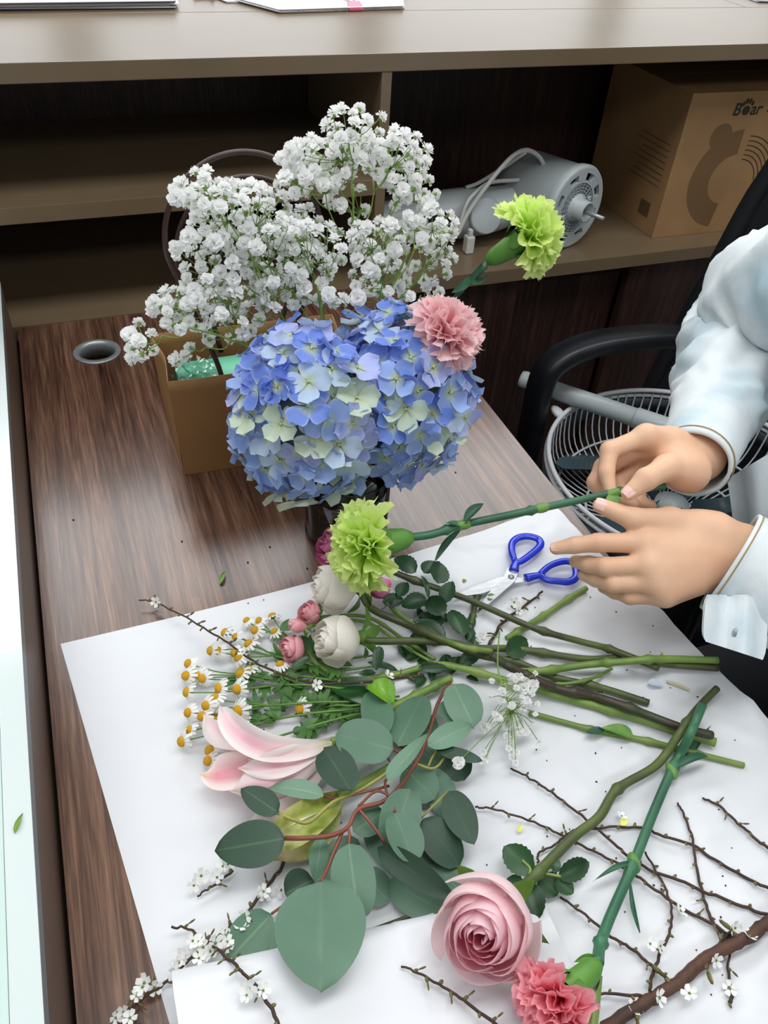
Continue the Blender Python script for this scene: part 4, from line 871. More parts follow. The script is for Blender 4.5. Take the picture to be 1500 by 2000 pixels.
heads = [(482, 1212, .5), (506, 1212, .5), (532, 1204, .8), (440, 1236, 1), (498, 1231, .9), (536, 1234, .6), (460, 1244, .5), (486, 1258, 1.1), (458, 1276, .7), (412, 1271, .9), (427, 1271, .6), (467, 1286, .9), (486, 1308, .8), (368, 1296, .8), (364, 1320, 1), (388, 1319, .7), (396, 1325, .8), (470, 1315, 1.2), (428, 1344, 1), (464, 1346, 1.1), (366, 1352, 1), (420, 1364, .9), (403, 1378, .9), (466, 1388, 1.3), (368, 1392, .8), (395, 1399, .9), (420, 1402, 1.3), (468, 1412, 1.1), (371, 1426, .7), (356, 1448, 1.1), (411, 1466, 1.3), (407, 1486, .9), (586, 1384, 1.1), (547, 1298, .7)]
groups = [(0, 1, 2, 4, 5), (3, 6, 7, 8, 9, 10), (11, 12, 13, 14, 15, 16), (17, 18, 19, 20, 33), (21, 22, 23, 24, 25), (26, 27, 28, 29), (30, 31), (32,)]
cl_lab = ['top chamomile sprig, beside the rosebud', 'chamomile sprig crossed by the thin spirea twig', 'chamomile sprig spreading left above the middle of the bunch', 'chamomile sprig in the middle of the daisy bunch', 'chamomile sprig just above the lily petal tip', 'chamomile sprig touching the lily petal tip', 'chamomile sprig of two daisies left of the lily', 'single chamomile daisy lying between roses and eucalyptus']
bases = [(640, 1290), (650, 1310), (670, 1330), (680, 1345), (690, 1370), (690, 1385), (700, 1395), (690, 1378)]
for gi, g in enumerate(groups):
    bp = P(bases[gi][0], bases[gi][1], 0.006 + 0.0022 * gi); r = thing('chamomile_sprig', cl_lab[gi], 'flower sprig', (bp.x, bp.y, 0.002), 'chamomile sprigs on the paper'); mb = MB(); lf = MB()
    mx_ = sum(heads[i][0] for i in g) / len(g); my_ = sum(heads[i][1] for i in g) / len(g)
    fork = P(mx_ + (bases[gi][0] - mx_) * 0.45, my_ + (bases[gi][1] - my_) * 0.45, 0.007 + 0.0026 * gi if gi < 5 else 0.008)
    mb.tube(spline([P(bases[gi][0] + 90, bases[gi][1] - 10, 0.006), bp, bp.lerp(fork, 0.5) + Vector((0, 0, 0.002)), fork], 4), 0.0011, 5)
    for i in g:
        hx, hy, sc = heads[i]; hz = (0.008 + 0.0026 * gi + rnC.uniform(0, 0.005)) if gi < 5 else 0.0115; h = P(hx, hy, hz); ax = (h - fork).normalized() * 0.7 + Vector((rnC.uniform(-.3, .1), rnC.uniform(-.5, .2), rnC.uniform(0.2, 0.9))); ax.normalize()
        R = frame(ax) @ Matrix.Rotation(rnC.uniform(0, 6), 3, 'Z'); s0 = 0.0092 * (0.62 + 0.38 * sc)
        inst('petals', chm[0], r, h, R, s0); inst('disc', chm[1], r, h, R, s0); inst('receptacle', chm[2], r, h, R, s0)
        k = fork.lerp(h, rnC.uniform(0.0, 0.25)); mb.tube(spline([k, k.lerp(h, 0.55) + Vector((rnC.uniform(-.004, .004), rnC.uniform(-.004, .004), rnC.uniform(-.004, .002))), h - ax * s0 * 0.3], 4), (0.0007, 0.0006), 5)
    mb.build('stalks', M('chamomile_stalk', (104, 146, 66), 0.5, (84, 124, 50), 30) if 'chamomile_stalk' not in MATS else MATS['chamomile_stalk'], r)
    for j in range(9):
        q = fork.lerp(bp, rnC.uniform(-0.4, 1.1)); q.z = rnC.uniform(0.004, 0.014); a = rnC.uniform(0, 6.28); L = rnC.uniform(0.012, 0.026)
        for kx in range(3):
            t_ = q + Vector((math.cos(a + (kx - 1) * 0.5), math.sin(a + (kx - 1) * 0.5), 0.15)) * L * (1 if kx == 1 else 0.7)
            leaf('leaf', q, t_, 0.0055, m_chl, r, 'blade', nu=2, nv=4, seed=j)

# ================================================================ lilies
m_lily = M('pink_lily_tepal', (246, 206, 210), 0.45, ramp=[(0.0, (216, 226, 168)), (0.14, (250, 232, 224)), (0.45, (246, 188, 202)), (0.85, (252, 222, 226)), (1.0, (250, 236, 200))], edge=((255, 246, 244), 0.12, 0.75), transl=0.28, bump=(40, 0.15, 0.001))
m_lilyin = M('deep_pink_lily_tepal', (238, 160, 172), 0.45, ramp=[(0.0, (216, 220, 168)), (0.3, (246, 196, 204)), (0.75, (242, 160, 172)), (1.0, (248, 230, 190))], edge=((255, 240, 236), 0.2, 0.85), transl=0.28)
def tepal(par, path, wmax, mat, nrm=(0, 0, 1), cup=0.25, pk=0.6):
    pp = spline(path, 6); m = len(pp) - 1; nrm = Vector(nrm).normalized()
    def f(u, v):
        x = v * m; i = min(int(x), m - 1); p = pp[i].lerp(pp[i + 1], x - i); d = (pp[i + 1] - pp[i]).normalized(); n = (nrm - d * nrm.dot(d)).normalized(); s_ = n.cross(d)
        ww = wmax * (0.22 + 0.78 * math.sin(pi * min(1, v / (2 * pk)) if v < pk else pi / 2 + (v - pk) / (1 - pk) * pi / 2)) if v < pk else wmax * math.cos((v - pk) / (1 - pk) * pi / 2) ** 1.15
        ww = max(ww, 0.0006)
        return p + s_ * (ww * u) + n * (-cup * ww * (1 - u * u) * -1 - cup * ww * 0.6 + 0.0016 * math.sin(9 * v + 4 * u) * abs(u) + 0.0009 * math.cos(9 * u) * math.sin(pi * v))
    V, F, T, S = gridsurf(f, 8, 22); return mk('tepal', V, F, mat, par, T, S)
lb = P(655, 1447, 0.022); r = thing('lily', 'pale pink lily bloom lying beside the chamomile', 'lily', Vector((lb.x, lb.y, 0.002)))
tepal(r, [lb, P(600, 1462, .034), P(530, 1462, .046), P(480, 1442, .054), P(448, 1412, .056), P(436, 1388, .052), P(428, 1378, .044)], 0.0118, m_lily, (-0.1, -0.5, 1), -0.55, 0.45)
tepal(r, [lb, P(590, 1450, .024), P(510, 1445, .030), P(450, 1435, .034), P(415, 1415, .034), P(398, 1395, .030)], 0.015, m_lily, (0, 0.4, 1), 0.3)
tepal(r, [lb, P(600, 1485, .026), P(540, 1520, .030), P(490, 1535, .030), P(450, 1545, .026)], 0.0165, m_lily, (-0.3, -0.6, 1), 0.35)
tepal(r, [lb, P(590, 1470, .017), P(520, 1492, .021), P(450, 1508, .025), P(415, 1515, .025), P(389, 1512, .021)], 0.0160, m_lilyin, (0, -0.1, 1), -0.3)
tepal(r, [lb, P(600, 1465, .010), P(530, 1478, .014), P(470, 1475, .020), P(440, 1462, .022)], 0.016, m_lilyin, (0, 0.2, 1), 0.4)
tepal(r, [lb, P(610, 1500, .016), P(570, 1540, .016), P(540, 1570, .014)], 0.014, m_lily, (-0.3, -0.5, 1), 0.3)
tepal(r, [lb, P(600, 1470, .030), P(545, 1490, .038), P(500, 1500, .040), P(465, 1500, .036)], 0.0115, m_lily, (-0.2, -0.7, 1), -0.5, 0.5)
stem('stem', [lb + Vector((-0.004, 0, 0)), P(690, 1446, .016), P(740, 1442, .010), P(800, 1430, .007)], (0.0046, 0.004), m_gstem, r)
lm = M('lily_stamen', (226, 236, 190), 0.5)
MB().tube(spline([lb, P(590, 1480, .020), P(520, 1490, .022), P(470, 1480, .022)], 5), 0.0016, 6).build('pistil', lm, r)
lb = P(668, 1552, 0.018); r = thing('lily', 'half-open lily with yellow-green ribs under the eucalyptus', 'lily', Vector((lb.x, lb.y, 0.002)))
m_lgr = M('lily_green_rib', (182, 190, 84), 0.45, ramp=[(0.0, (150, 176, 66)), (0.5, (196, 204, 110)), (0.85, (236, 208, 172)), (1.0, (244, 214, 206))], edge=((222, 214, 150), 0.5, 1.0), transl=0.2, col2=(132, 150, 50), nscale=60, stretch=(1, 1, 1))
tepal(r, [lb, P(630, 1580, .030), P(580, 1615, .034), P(540, 1640, .030), P(515, 1655, .022)], 0.0150, m_lgr, (-0.2, -0.3, 1), -0.6, 0.45)
tepal(r, [lb, P(640, 1600, .018), P(600, 1640, .018), P(560, 1668, .014), P(535, 1680, .008)], 0.0135, m_lgr, (0, -0.8, 0.6), -0.5, 0.45)
tepal(r, [lb, P(620, 1568, .014), P(560, 1585, .014), P(505, 1605, .014), P(470, 1612, .008)], 0.0150, m_lily, (0, 0.3, 1), -0.4, 0.5)
tepal(r, [lb, P(610, 1572, .024), P(545, 1598, .026), P(500, 1625, .018)], 0.0140, m_lily, (-0.4, 0.2, 1), -0.4, 0.5)
stem('stem', [lb + Vector((-0.004, 0, 0)), P(700, 1535, .014), P(760, 1500, .010)], 0.0042, m_gstem, r)
r = thing('lily_leaf', 'glossy dark green leaf with curled bright tip beneath the roses', 'leaf', P(745, 1398, 0.004))
m_lleaf = M('glossy_lily_leaf', (30, 74, 34), 0.25, (22, 60, 28), 30, edge=((54, 110, 46), 0.4, 0.0), transl=0.05)
leaf('blade', P(765, 1372, .012), P(618, 1332, .010), 0.030, m_lleaf, r, 'point', bend=0.02, cup=0.3); leaf('blade', P(775, 1372, .016), P(640, 1345, .014), 0.024, m_lleaf, r, 'point', bend=0.05, cup=-0.3)
leaf('curled_tip', P(770, 1372, .022), P(712, 1340, .026), 0.022, M('bright_lily_leaf', (142, 196, 62), 0.3, (112, 170, 46), 30, transl=0.2), r, 'ovate', bend=0.2, cup=0.6)

# ================================================================ eucalyptus
m_euc = M('eucalyptus_leaf', (94, 130, 106), 0.50, (82, 116, 94), 14, edge=((126, 158, 124), 0.09, 0.0), rnd=0.12, transl=0.06, bump=(60, 0.12, 0.001), veins=((120, 152, 122), 9, 2.6, 0.22))
m_euc2 = M('dark_eucalyptus_leaf', (46, 76, 56), 0.50, (38, 66, 48), 14, edge=((84, 116, 80), 0.08, 0.0), rnd=0.12, transl=0.05, veins=((70, 100, 74), 9, 2.6, 0.2))
m_eucl = M('pale_eucalyptus_leaf', (116, 150, 126), 0.52, (102, 138, 114), 14, edge=((150, 176, 140), 0.08, 0.0), rnd=0.08, transl=0.08)
m_eucst = M('red_brown_eucalyptus_stem', (142, 78, 62), 0.5, (112, 70, 50), 20); m_eucys = M('yellow_eucalyptus_stem', (170, 160, 84), 0.5, (140, 140, 70), 20)
eu = thing('eucalyptus_branch', 'eucalyptus branch with round grey-green leaves in front of the lily', 'branch', P(700, 1600, 0.002))
E1 = [(744, 1444, 730, 1350, 66, .040, 0, 'round'), (776, 1456, 824, 1358, 78, .042, 0, 'round'), (768, 1464, 655, 1434, 92, .048, 0, 'round'), (686, 1546, 632, 1462, 76, .058, 1, 'round'), (756, 1522, 838, 1428, 28, .060, 2, 'ovate'),
      (632, 1554, 522, 1537, 30, .050, 2, 'ovate'), (544, 1588, 471, 1539, 54, .046, 1, 'ovate'), (557, 1637, 419, 1662, 88, .050, 1, 'ovate'), (626, 1718, 626, 1937, 172, .064, 0, 'ovate'), (681, 1647, 702, 1800, 84, .056, 0, 'round'),
      (771, 1587, 808, 1686, 72, .052, 0, 'round'), (800, 1540, 762, 1665, 78, .044, 0, 'round'), (876, 1545, 926, 1650, 62, .034, 1, 'ovate'), (825, 1600, 898, 1692, 78, .030, 1, 'round'), (737, 1655, 888, 1757, 54, .048, 1, 'ovate'),
      (530, 1785, 446, 1876, 84, .014, 0, 'round'), (612, 1718, 556, 1746, 66, .016, 1, 'round'), (628, 1634, 616, 1720, 38, .040, 0, 'ovate'), (680, 1655, 640, 1722, 50, .022, 2, 'round'), (750, 1585, 690, 1625, 54, .028, 0, 'round'),
      (835, 1458, 922, 1416, 46, .040, 2, 'ovate'), (893, 1412, 868, 1366, 32, .030, 0, 'round'), (850, 1462, 942, 1486, 20, .036, 1, 'ovate'), (880, 1466, 908, 1524, 58, .022, 1, 'round'), (885, 1335, 926, 1422, 70, .036, 2, 'round'),
      (760, 1720, 885, 1790, 74, .014, 0, 'ovate'), (800, 1640, 858, 1728, 64, .018, 2, 'round'), (845, 1680, 905, 1748, 60, .016, 0, 'round'), (560, 1800, 545, 1878, 50, .012, 0, 'round'), (700, 1700, 760, 1760, 66, .014, 0, 'round'),
      (790, 1500, 850, 1560, 70, .020, 0, 'round'), (840, 1500, 880, 1600, 60, .014, 0, 'round'), (720, 1600, 790, 1700, 70, .012, 0, 'round'), (810, 1460, 870, 1500, 56, .016, 0, 'round'), (700, 1640, 640, 1690, 56, .010, 0, 'round'), (780, 1460, 850, 1400, 60, .018, 0, 'round')]
me_ = [m_euc, m_euc2, m_eucl]; rnE = random.Random(3)
for i, (a, b_, c_, d_, w_, z_, mi, sh) in enumerate(E1):
    z_ *= 0.8; b0 = P(a, b_, z_); edge_on = w_ < 35; tz = max(0.006, z_ + rnE.uniform(-0.012, 0.004)); t0 = P(c_, d_, tz); view = (CAM - b0).normalized()
    nr = (view * (0.7 if not edge_on else 0.35) + Vector((rnE.uniform(-.3, .3), rnE.uniform(-.2, .3) + (0.3 if edge_on else 0), 0.5)))
    wf = (w_ if not edge_on else w_ * 1.5) * mpp(b0)
    leaf('leaf', b0, t0, wf, me_[mi], eu, sh, nrm=nr, cup=rnE.uniform(0.0, 0.22), bend=rnE.uniform(-0.03, 0.06), nu=8, nv=14, seed=i)
for pts, mt, r_ in (
    ([(880, 1332, .016), (856, 1372, .022), (835, 1440, .030), (812, 1492, .034), (758, 1560, .040), (700, 1580, .044), (680, 1615, .044), (645, 1632, .054), (590, 1637, .060), (557, 1637, .050)], m_eucst, 0.0018),
    ([(670, 1622, .044), (652, 1665, .052), (640, 1695, .056), (627, 1722, .064)], m_eucst, 0.0014), ([(700, 1580, .044), (730, 1615, .042), (755, 1650, .038)], m_eucst, 0.0013),
    ([(543, 1588, .044), (575, 1602, .056), (605, 1605, .060), (650, 1567, .056), (700, 1545, .044), (755, 1510, .042), (790, 1480, .036)], m_eucys, 0.0014),
    ([(680, 1615, .044), (683, 1632, .046), (681, 1650, .046)], m_eucst, 0.0012), ([(758, 1560, .040), (752, 1530, .044), (757, 1520, .048)], m_eucst, 0.0012), ([(790, 1480, .034), (775, 1468, .038), (766, 1463, .040)], m_eucst, 0.0012),
    ([(632, 1555, .040), (660, 1560, .044), (690, 1552, .046), (760, 1535, .040)], m_eucst, 0.0012), ([(700, 1575, .044), (735, 1545, .044), (765, 1560, .042), (771, 1588, .042)], m_eucst, 0.0012),
    ([(560, 1740, .014), (600, 1760, .016), (640, 1730, .020), (680, 1660, .030)], m_eucst, 0.0011), ([(530, 1785, .012), (560, 1765, .014), (600, 1750, .016)], m_eucst, 0.0011), ([(876, 1545, .028), (850, 1570, .030), (820, 1600, .026)], m_eucys, 0.0011),
    ([(812, 1492, .034), (850, 1500, .032), (880, 1460, .030)], m_eucys, 0.0012), ([(744, 1444, .032), (752, 1470, .036), (770, 1500, .038)], m_eucst, 0.0012), ([(776, 1456, .034), (800, 1470, .034), (812, 1492, .034)], m_eucst, 0.0012),
    ([(755, 1650, .038), (748, 1660, .038), (738, 1656, .039)], m_eucst, 0.0011), ([(893, 1412, .026), (880, 1440, .028), (850, 1470, .030), (835, 1500, .028)], m_eucys, 0.0011)):
    stem('twig', PL([(a, b_, z * 0.8) for a, b_, z in pts]), r_, mt, eu, k=4, n=6)
MB().tube(PL([(836, 1740, .010), (800, 1790, .008), (725, 1818, .004)]), 0.002, 6).build('twig', m_dstem, eu)

for nm, lab, L, nb, r_ in (('spirea_twig', 'short bare twig at the paper edge under the sleeve', Z8([(1240, 115), (1310, 150), (1380, 215), (1440, 265), (1520, 330)]), 0, (0.0009, 0.0013)),
    ('spirea_twig', 'budding twig on the curled paper before the big pink rose', Z8([(70, 775), (150, 810), (230, 855), (310, 905), (390, 965), (470, 1030)]), 0, (0.0008, 0.0014)),
    ('spirea_twig', 'blossoming spirea twig crossing the desk grain below the eucalyptus', Z7([(40, 990), (120, 930), (200, 870), (270, 820), (350, 740), (420, 690), (500, 620), (570, 555), (620, 490), (690, 400), (740, 320), (800, 290)]), 26, (0.0010, 0.0017)),
    ('spirea_twig', 'spirea twig forking down onto the paper roll', Z7([(270, 620), (330, 625), (370, 650), (430, 695), (520, 770), (570, 820), (620, 880), (670, 960), (695, 1010)]), 5, (0.0009, 0.0014)),
    ('spirea_twig', 'thin reddish twig reaching past the chamomile onto bare wood', [(272, 1172), (302, 1176), (352, 1200), (408, 1232), (456, 1264), (496, 1292), (548, 1316), (604, 1332), (680, 1334), (800, 1322), (830, 1318)], 4, (0.0007, 0.0014)),
    ('spirea_twig', 'small leafy spirea sprig lying left of the lily', Z7([(370, 500), (420, 470), (450, 450), (510, 400)]), 5, (0.0008, 0.0012)),
    ('spirea_twig', 'dark twiglet with tiny buds between scissors and stems', [(1060, 1155), (1030, 1180), (1000, 1200), (975, 1225), (955, 1260)], 2, (0.0012, 0.0016))):
    r = thing(nm, lab, 'twig', P(L[0][0], L[0][1], 0.002), 'loose spirea twigs')
    zb = 0.051 if 'roll' in lab else 0.031 if 'curled' in lab else 0.006
    if 'reddish' in lab: L = [(a, b_, 0.010 + 0.026 * max(0, min(1, (a - 330) / 100)) * max(0.35, min(1, (840 - a) / 160))) for a, b_ in L]
    twig(r, [(a, b_, 0.011 if ('roll' in lab and b_ < 1870) else zb) for a, b_ in L] if zb > 0.01 else L, r_, m_twig, hash(lab) % 997 if False else len(lab), 0.009, 0.0015, nb, leafy=0.6)
# a little leafless gypsophila on the paper
gs = thing('gypsophila_sprig', "wilted baby's breath sprig lying beside the eucalyptus", 'flower sprig', P(980, 1380, 0.002)); rnG = random.Random(8); mb = MB(); g0 = P(975, 1240, .014); trunk = spline(PL([(975, 1235, .036), (972, 1300, .040), (985, 1350, .036), (1000, 1390, .026)]), 6); mb.tube(trunk, 0.0008, 5)
for i in range(56):
    x, y_ = (rnG.uniform(945, 1050), rnG.uniform(1315, 1420)) if i < 40 else (rnG.uniform(935, 1060), rnG.uniform(1420, 1500)); p = P(x, y_, rnG.uniform(.034, .042) if y_ < 1410 else rnG.uniform(.012, .020)); q = min(trunk[6:], key=lambda t_: (t_ - p).length + rnG.uniform(0, .02))
    inst('bloom', gyp[i % 5], gs, p, frame((rnG.uniform(-.5, .5), rnG.uniform(-.7, .2), .8)), 0.0036 * rnG.uniform(.7, 1.2)); mb.tube(spline([q, q.lerp(p, .5) + Vector((0, 0, .003)), p], 3), 0.00035, 4)
for p_ in ((894, 1490), (1022, 1345), (1040, 1338), (1010, 1325), (938, 1245)): inst('bloom', gyp[1], gs, P(p_[0], p_[1], .036), frame((0, -.5, 1)), 0.0060); q = min(trunk, key=lambda t_: (t_ - P(p_[0], p_[1], .036)).length); mb.tube(spline([q, q.lerp(P(p_[0], p_[1], .036), .5) + Vector((0, 0, .003)), P(p_[0], p_[1], .034)], 4), 0.0004, 4)
mb.build('stalks', m_gypstem, gs)
# dark filler foliage of the bunch where stems cross
fl = thing('rose_foliage', 'tangle of loose dark rose leaves where the stems cross', 'foliage', P(900, 1270, 0.002)); rnF = random.Random(14)
for i in range(26):
    x, y_ = rnF.uniform(790, 930), rnF.uniform(1190, 1330); a = rnF.uniform(0, 6.28); L = rnF.uniform(22, 46); q_ = P(x, y_, 0.0); z_ = sheet_z(q_.x, q_.y) + 0.0012
    leaf('leaf', P(x, y_, z_), P(x + L * math.cos(a), y_ + L * math.sin(a), z_ + .003), L * 0.55 * 0.00055, m_rleaf, fl, 'ovate', cup=.3, nrm=(rnF.uniform(-.4, .4), rnF.uniform(-.6, .2), 1), seed=i)
for i in range(12):
    x, y_ = rnF.uniform(560, 780), rnF.uniform(1300, 1345); L = rnF.uniform(30, 70); a = pi + rnF.uniform(-.6, .6)
    leaf('leaf', P(x, y_, .006), P(x + L * math.cos(a), y_ + L * 0.5 * math.sin(a), .008), 0.008, m_rleaf if i % 2 else m_chl, fl, 'ovate', nu=2, nv=6, seed=i)

# ================================================================ scraps
m_scrap = M('green_leaf_scrap', (122, 164, 60), 0.5, (90, 130, 44), 60)
for (nm, lab, a, b_, w_, z_, mt) in (('leaf_scrap', 'bright green leaf scrap lying on the white glass ledge', (28, 1628), (45, 1588), 10, 0.0885, m_scrap), ('leaf_scrap', 'curled green leaf scrap on bare wood near the paper corner', (430, 1140), (440, 1116), 9, 0.002, m_scrap), ('leaf_scrap', 'tiny lime scrap on the paper beside the scissor blade', (902, 1136), (912, 1134), 8, 0.004, m_scrap),
    ('leaf_scrap', 'yellow petal scrap among the thin twigs', (1012, 1625), (1020, 1610), 10, 0.006, M('yellow_scrap', (226, 228, 120), 0.5)), ('leaf_scrap', 'yellow bud scale beside the coral carnation stem', (1212, 1612), (1226, 1600), 14, 0.008, MATS['yellow_scrap']),
    ('petal_scrap', 'pale lilac petal fallen on the paper beyond the stems', (1264, 1334), (1296, 1340), 18, 0.006, M('lilac_scrap', (206, 214, 232), 0.5, transl=0.2)), ('leaf_scrap', 'green leaf sliver stuck on the scissor blade', (952, 1164), (966, 1162), 7, 0.0150, m_scrap)):
    b0 = P(a[0], a[1], z_); t0 = P(b_[0], b_[1], z_ + 0.001); o = leaf(nm, b0, t0, w_ * mpp(b0), mt, None, 'point', cup=0.5, bend=0.08, nu=4, nv=6); tag(o, lab, 'scrap')
V, F, T = tube(spline(PL([(1302, 1331, .005), (1320, 1336, .006), (1335, 1342, .006), (1346, 1348, .005)]), 4), 0.0012, 6); tag(mk('stem_scrap', V, F, M('straw_scrap', (206, 196, 158), 0.6), None), 'thin straw-coloured stem scrap beside the lilac petal', 'scrap')
rnS = random.Random(2); mb = MB()
for i in range(90):
    x, y_ = rnS.uniform(480, 1450), rnS.uniform(1150, 1950)
    p = P(x, y_, 0.001)
    if 0.06 < p.x < 0.6: p.z = sheet_z(p.x, p.y) + 0.0006; V, F, T = blob(p, (0.0008 * rnS.uniform(.5, 1.6), 0.0008, 0.0006), frame((0, 0, 1)) @ Matrix.Rotation(rnS.uniform(0, 3), 3, 'Z'), 5, 3); mb.add(V, F)
for q in ((143, 1015), (355, 1057), (484, 1098), (527, 1068), (470, 960), (600, 1110), (890, 922), (820, 905)):
    p = P(q[0], q[1], 0.0008); V, F, T = blob(p, (0.0012, 0.001, 0.0008), None, 5, 3); mb.add(V, F)
tag(mb.build('plant_crumbs', M('dark_crumb', (30, 30, 26), 0.8), origin=(0.3, -0.8, 0)), 'dark plant crumbs scattered over paper and desk', 'crumbs', kind='stuff')
# ================================================================ scissors
m_blue = M('blue_plastic', (22, 52, 206), 0.25, coat=0.3); m_blade = M('scissor_steel', (196, 198, 202), 0.25, (176, 178, 184), 60, (1, 6, 1), metal=0.85)
def S6(L, z): return [P(800 + a * 0.46667, 1000 + b_ * 0.46667, z + 0.0050) for a, b_ in L]
sc = thing('scissors', 'open scissors with blue plastic handles lying on the paper', 'scissors', P(998, 1124, 0.003))
V, F = prism(S6([(412, 232), (455, 250), (440, 290), (345, 372), (287, 420), (283, 412), (330, 340), (395, 268)], 0.0085), 0.0016); mk('blade', V, F, m_blade, sc, smooth=False)
V, F = prism(S6([(488, 280), (486, 292), (420, 300), (300, 342), (193, 355), (190, 350), (270, 310), (380, 272), (430, 268)], 0.0065), 0.0016); mk('blade', V, F, m_blade, sc, smooth=False)
V, F, T = lathe([(0.0001, 0.0018), (0.002, 0.0016), (0.0032, 0.0006), (0.0034, 0.0)], 14, S6([(425, 271)], 0.0086)[0]); mk('pivot_screw', V, F, m_steel, sc)
def handle_ring(loop, neck, z, w0):
    lp = spline(S6(loop, z), 5); mb = MB(); q = lp + [lp[1]]
    fl_ = []
    V, F, T = tube(lp, [w0 * (1.0 + 0.25 * math.sin(pi * i / len(lp))) for i in range(len(lp))], 10); c = z
    V = [Vector((v.x, v.y, z + 0.005 + (v.z - z - 0.005) * 0.72)) for v in V]; mb.add(V, F)
    V, F, T = tube(spline(S6(neck, z), 4), (w0 * 1.55, w0 * 1.1), 10); mb.add([Vector((v.x, v.y, z + 0.005 + (v.z - z - 0.005) * 0.62)) for v in V], F)
    return mb.build('handle', m_blue, sc)
handle_ring([(440, 205), (428, 165), (430, 130), (455, 108), (495, 102), (535, 112), (548, 132), (538, 152), (505, 180), (462, 208), (440, 205)], [(436, 246), (440, 225), (452, 205)], 0.0085, 0.0037)
handle_ring([(545, 262), (580, 230), (620, 212), (660, 206), (688, 216), (698, 245), (694, 275), (665, 292), (620, 290), (575, 284), (545, 262)], [(487, 277), (515, 270), (548, 264)], 0.0080, 0.0037)

# ================================================================ pedestal fan laid on the empty chair
FC = Vector((0.952, -0.430, -0.150)); FR = 0.221
m_cage = M('white_fan_cage', (222, 224, 228), 0.4); m_fblade = M('smoky_fan_blade', (70, 92, 98), 0.25, (58, 78, 84), 6); m_band = M('dark_fan_band', (70, 74, 80), 0.45)
fan = thing('floor_fan', 'white pedestal fan head lying face up on the office chair', 'fan', FC + Vector((0, 0, -0.132)))
def ring(mb, r, z, rt, n=72): mb.tube([FC + Vector((r * math.cos(2 * pi * i / n), r * math.sin(2 * pi * i / n), z)) for i in range(n + 1)], rt, 7, False)
mb = MB(); ring(mb, FR, 0.0, 0.0042); ring(mb, FR + 0.002, -0.012, 0.0034); mb.build('rim', m_cage, fan)
V, F, T = lathe([(FR + 0.004, -0.016), (FR + 0.005, -0.045), (FR + 0.002, -0.048), (FR - 0.001, -0.018)], 72, FC, close=True); mk('outer_band', V, F, m_band, fan)
prof = [(FR - 0.002, -0.006), (FR - 0.006, -0.045), (FR - 0.018, -0.075), (FR - 0.045, -0.096), (FR - 0.09, -0.112), (0.075, -0.122), (0.045, -0.124)]
mb = MB()
for i in range(84):
    a = 2 * pi * i / 84; pts = [FC + Vector((r * math.cos(a + 0.5 * (FR - r)), r * math.sin(a + 0.5 * (FR - r)), z)) for r, z in prof]; mb.tube(spline(pts, 2), 0.00155, 4, False)
mb.build('cage_wires', m_cage, fan)
mb = MB(); ring(mb, FR - 0.030, -0.085, 0.0022); ring(mb, FR - 0.085, -0.109, 0.0022); ring(mb, 0.075, -0.121, 0.0022); mb.build('cage_rings', m_cage, fan)
V, F, T = lathe([(0.0005, -0.130), (0.05, -0.128), (0.05, -0.118), (0.030, -0.112), (0.028, -0.075), (0.0005, -0.07)], 28, FC); mk('hub', V, F, m_gray, fan)
for q in range(5):
    a0 = 2 * pi * q / 5 + 1.80
    def bf(u, v):
        r = 0.030 + 0.172 * v; wa = (0.16 + 0.46 * v ** 0.7) * (1 - 0.25 * v) * (1 if v < 0.9 else 1 - (v - 0.9) * 2.5) * (0.06 / 0.06)
        a = a0 + 0.35 * v + u * wa * 0.8; return FC + Vector((r * math.cos(a), r * math.sin(a), -0.080 + 0.020 * u))
    V, F, T, S = gridsurf(bf, 6, 12); V2 = [v + Vector((0, 0, -0.0018)) for v in V]; n = len(V); mk('fan_blade', V + V2, F + [[i + n for i in reversed(f)] for f in F], m_fblade, fan)
pA, pB = P(1018, 740, -0.1305), P(1290, 832, -0.1290); dr_ = (pB - pA).normalized()
pole = thing('fan_pole', 'pale grey fan pole resting across the fan cage', 'pole', pA)
MB().tube([pA, pA + dr_ * 0.006, pB], [0.0145, 0.0158, 0.0158], 20).build('tube', m_gray, pole)
MB().tube([pB - dr_ * 0.045, pB - dr_ * 0.043, pB + dr_ * 0.10], [0.0165, 0.0178, 0.0178], 20).build('collar', m_gray, pole)
V, F, T = blob(P(1090, 806, -0.150), (0.012, 0.007, 0.016), frame((-0.6, 0.6, 0.5)), 10, 6); mk('rim_clip', V, F, m_cage, fan)

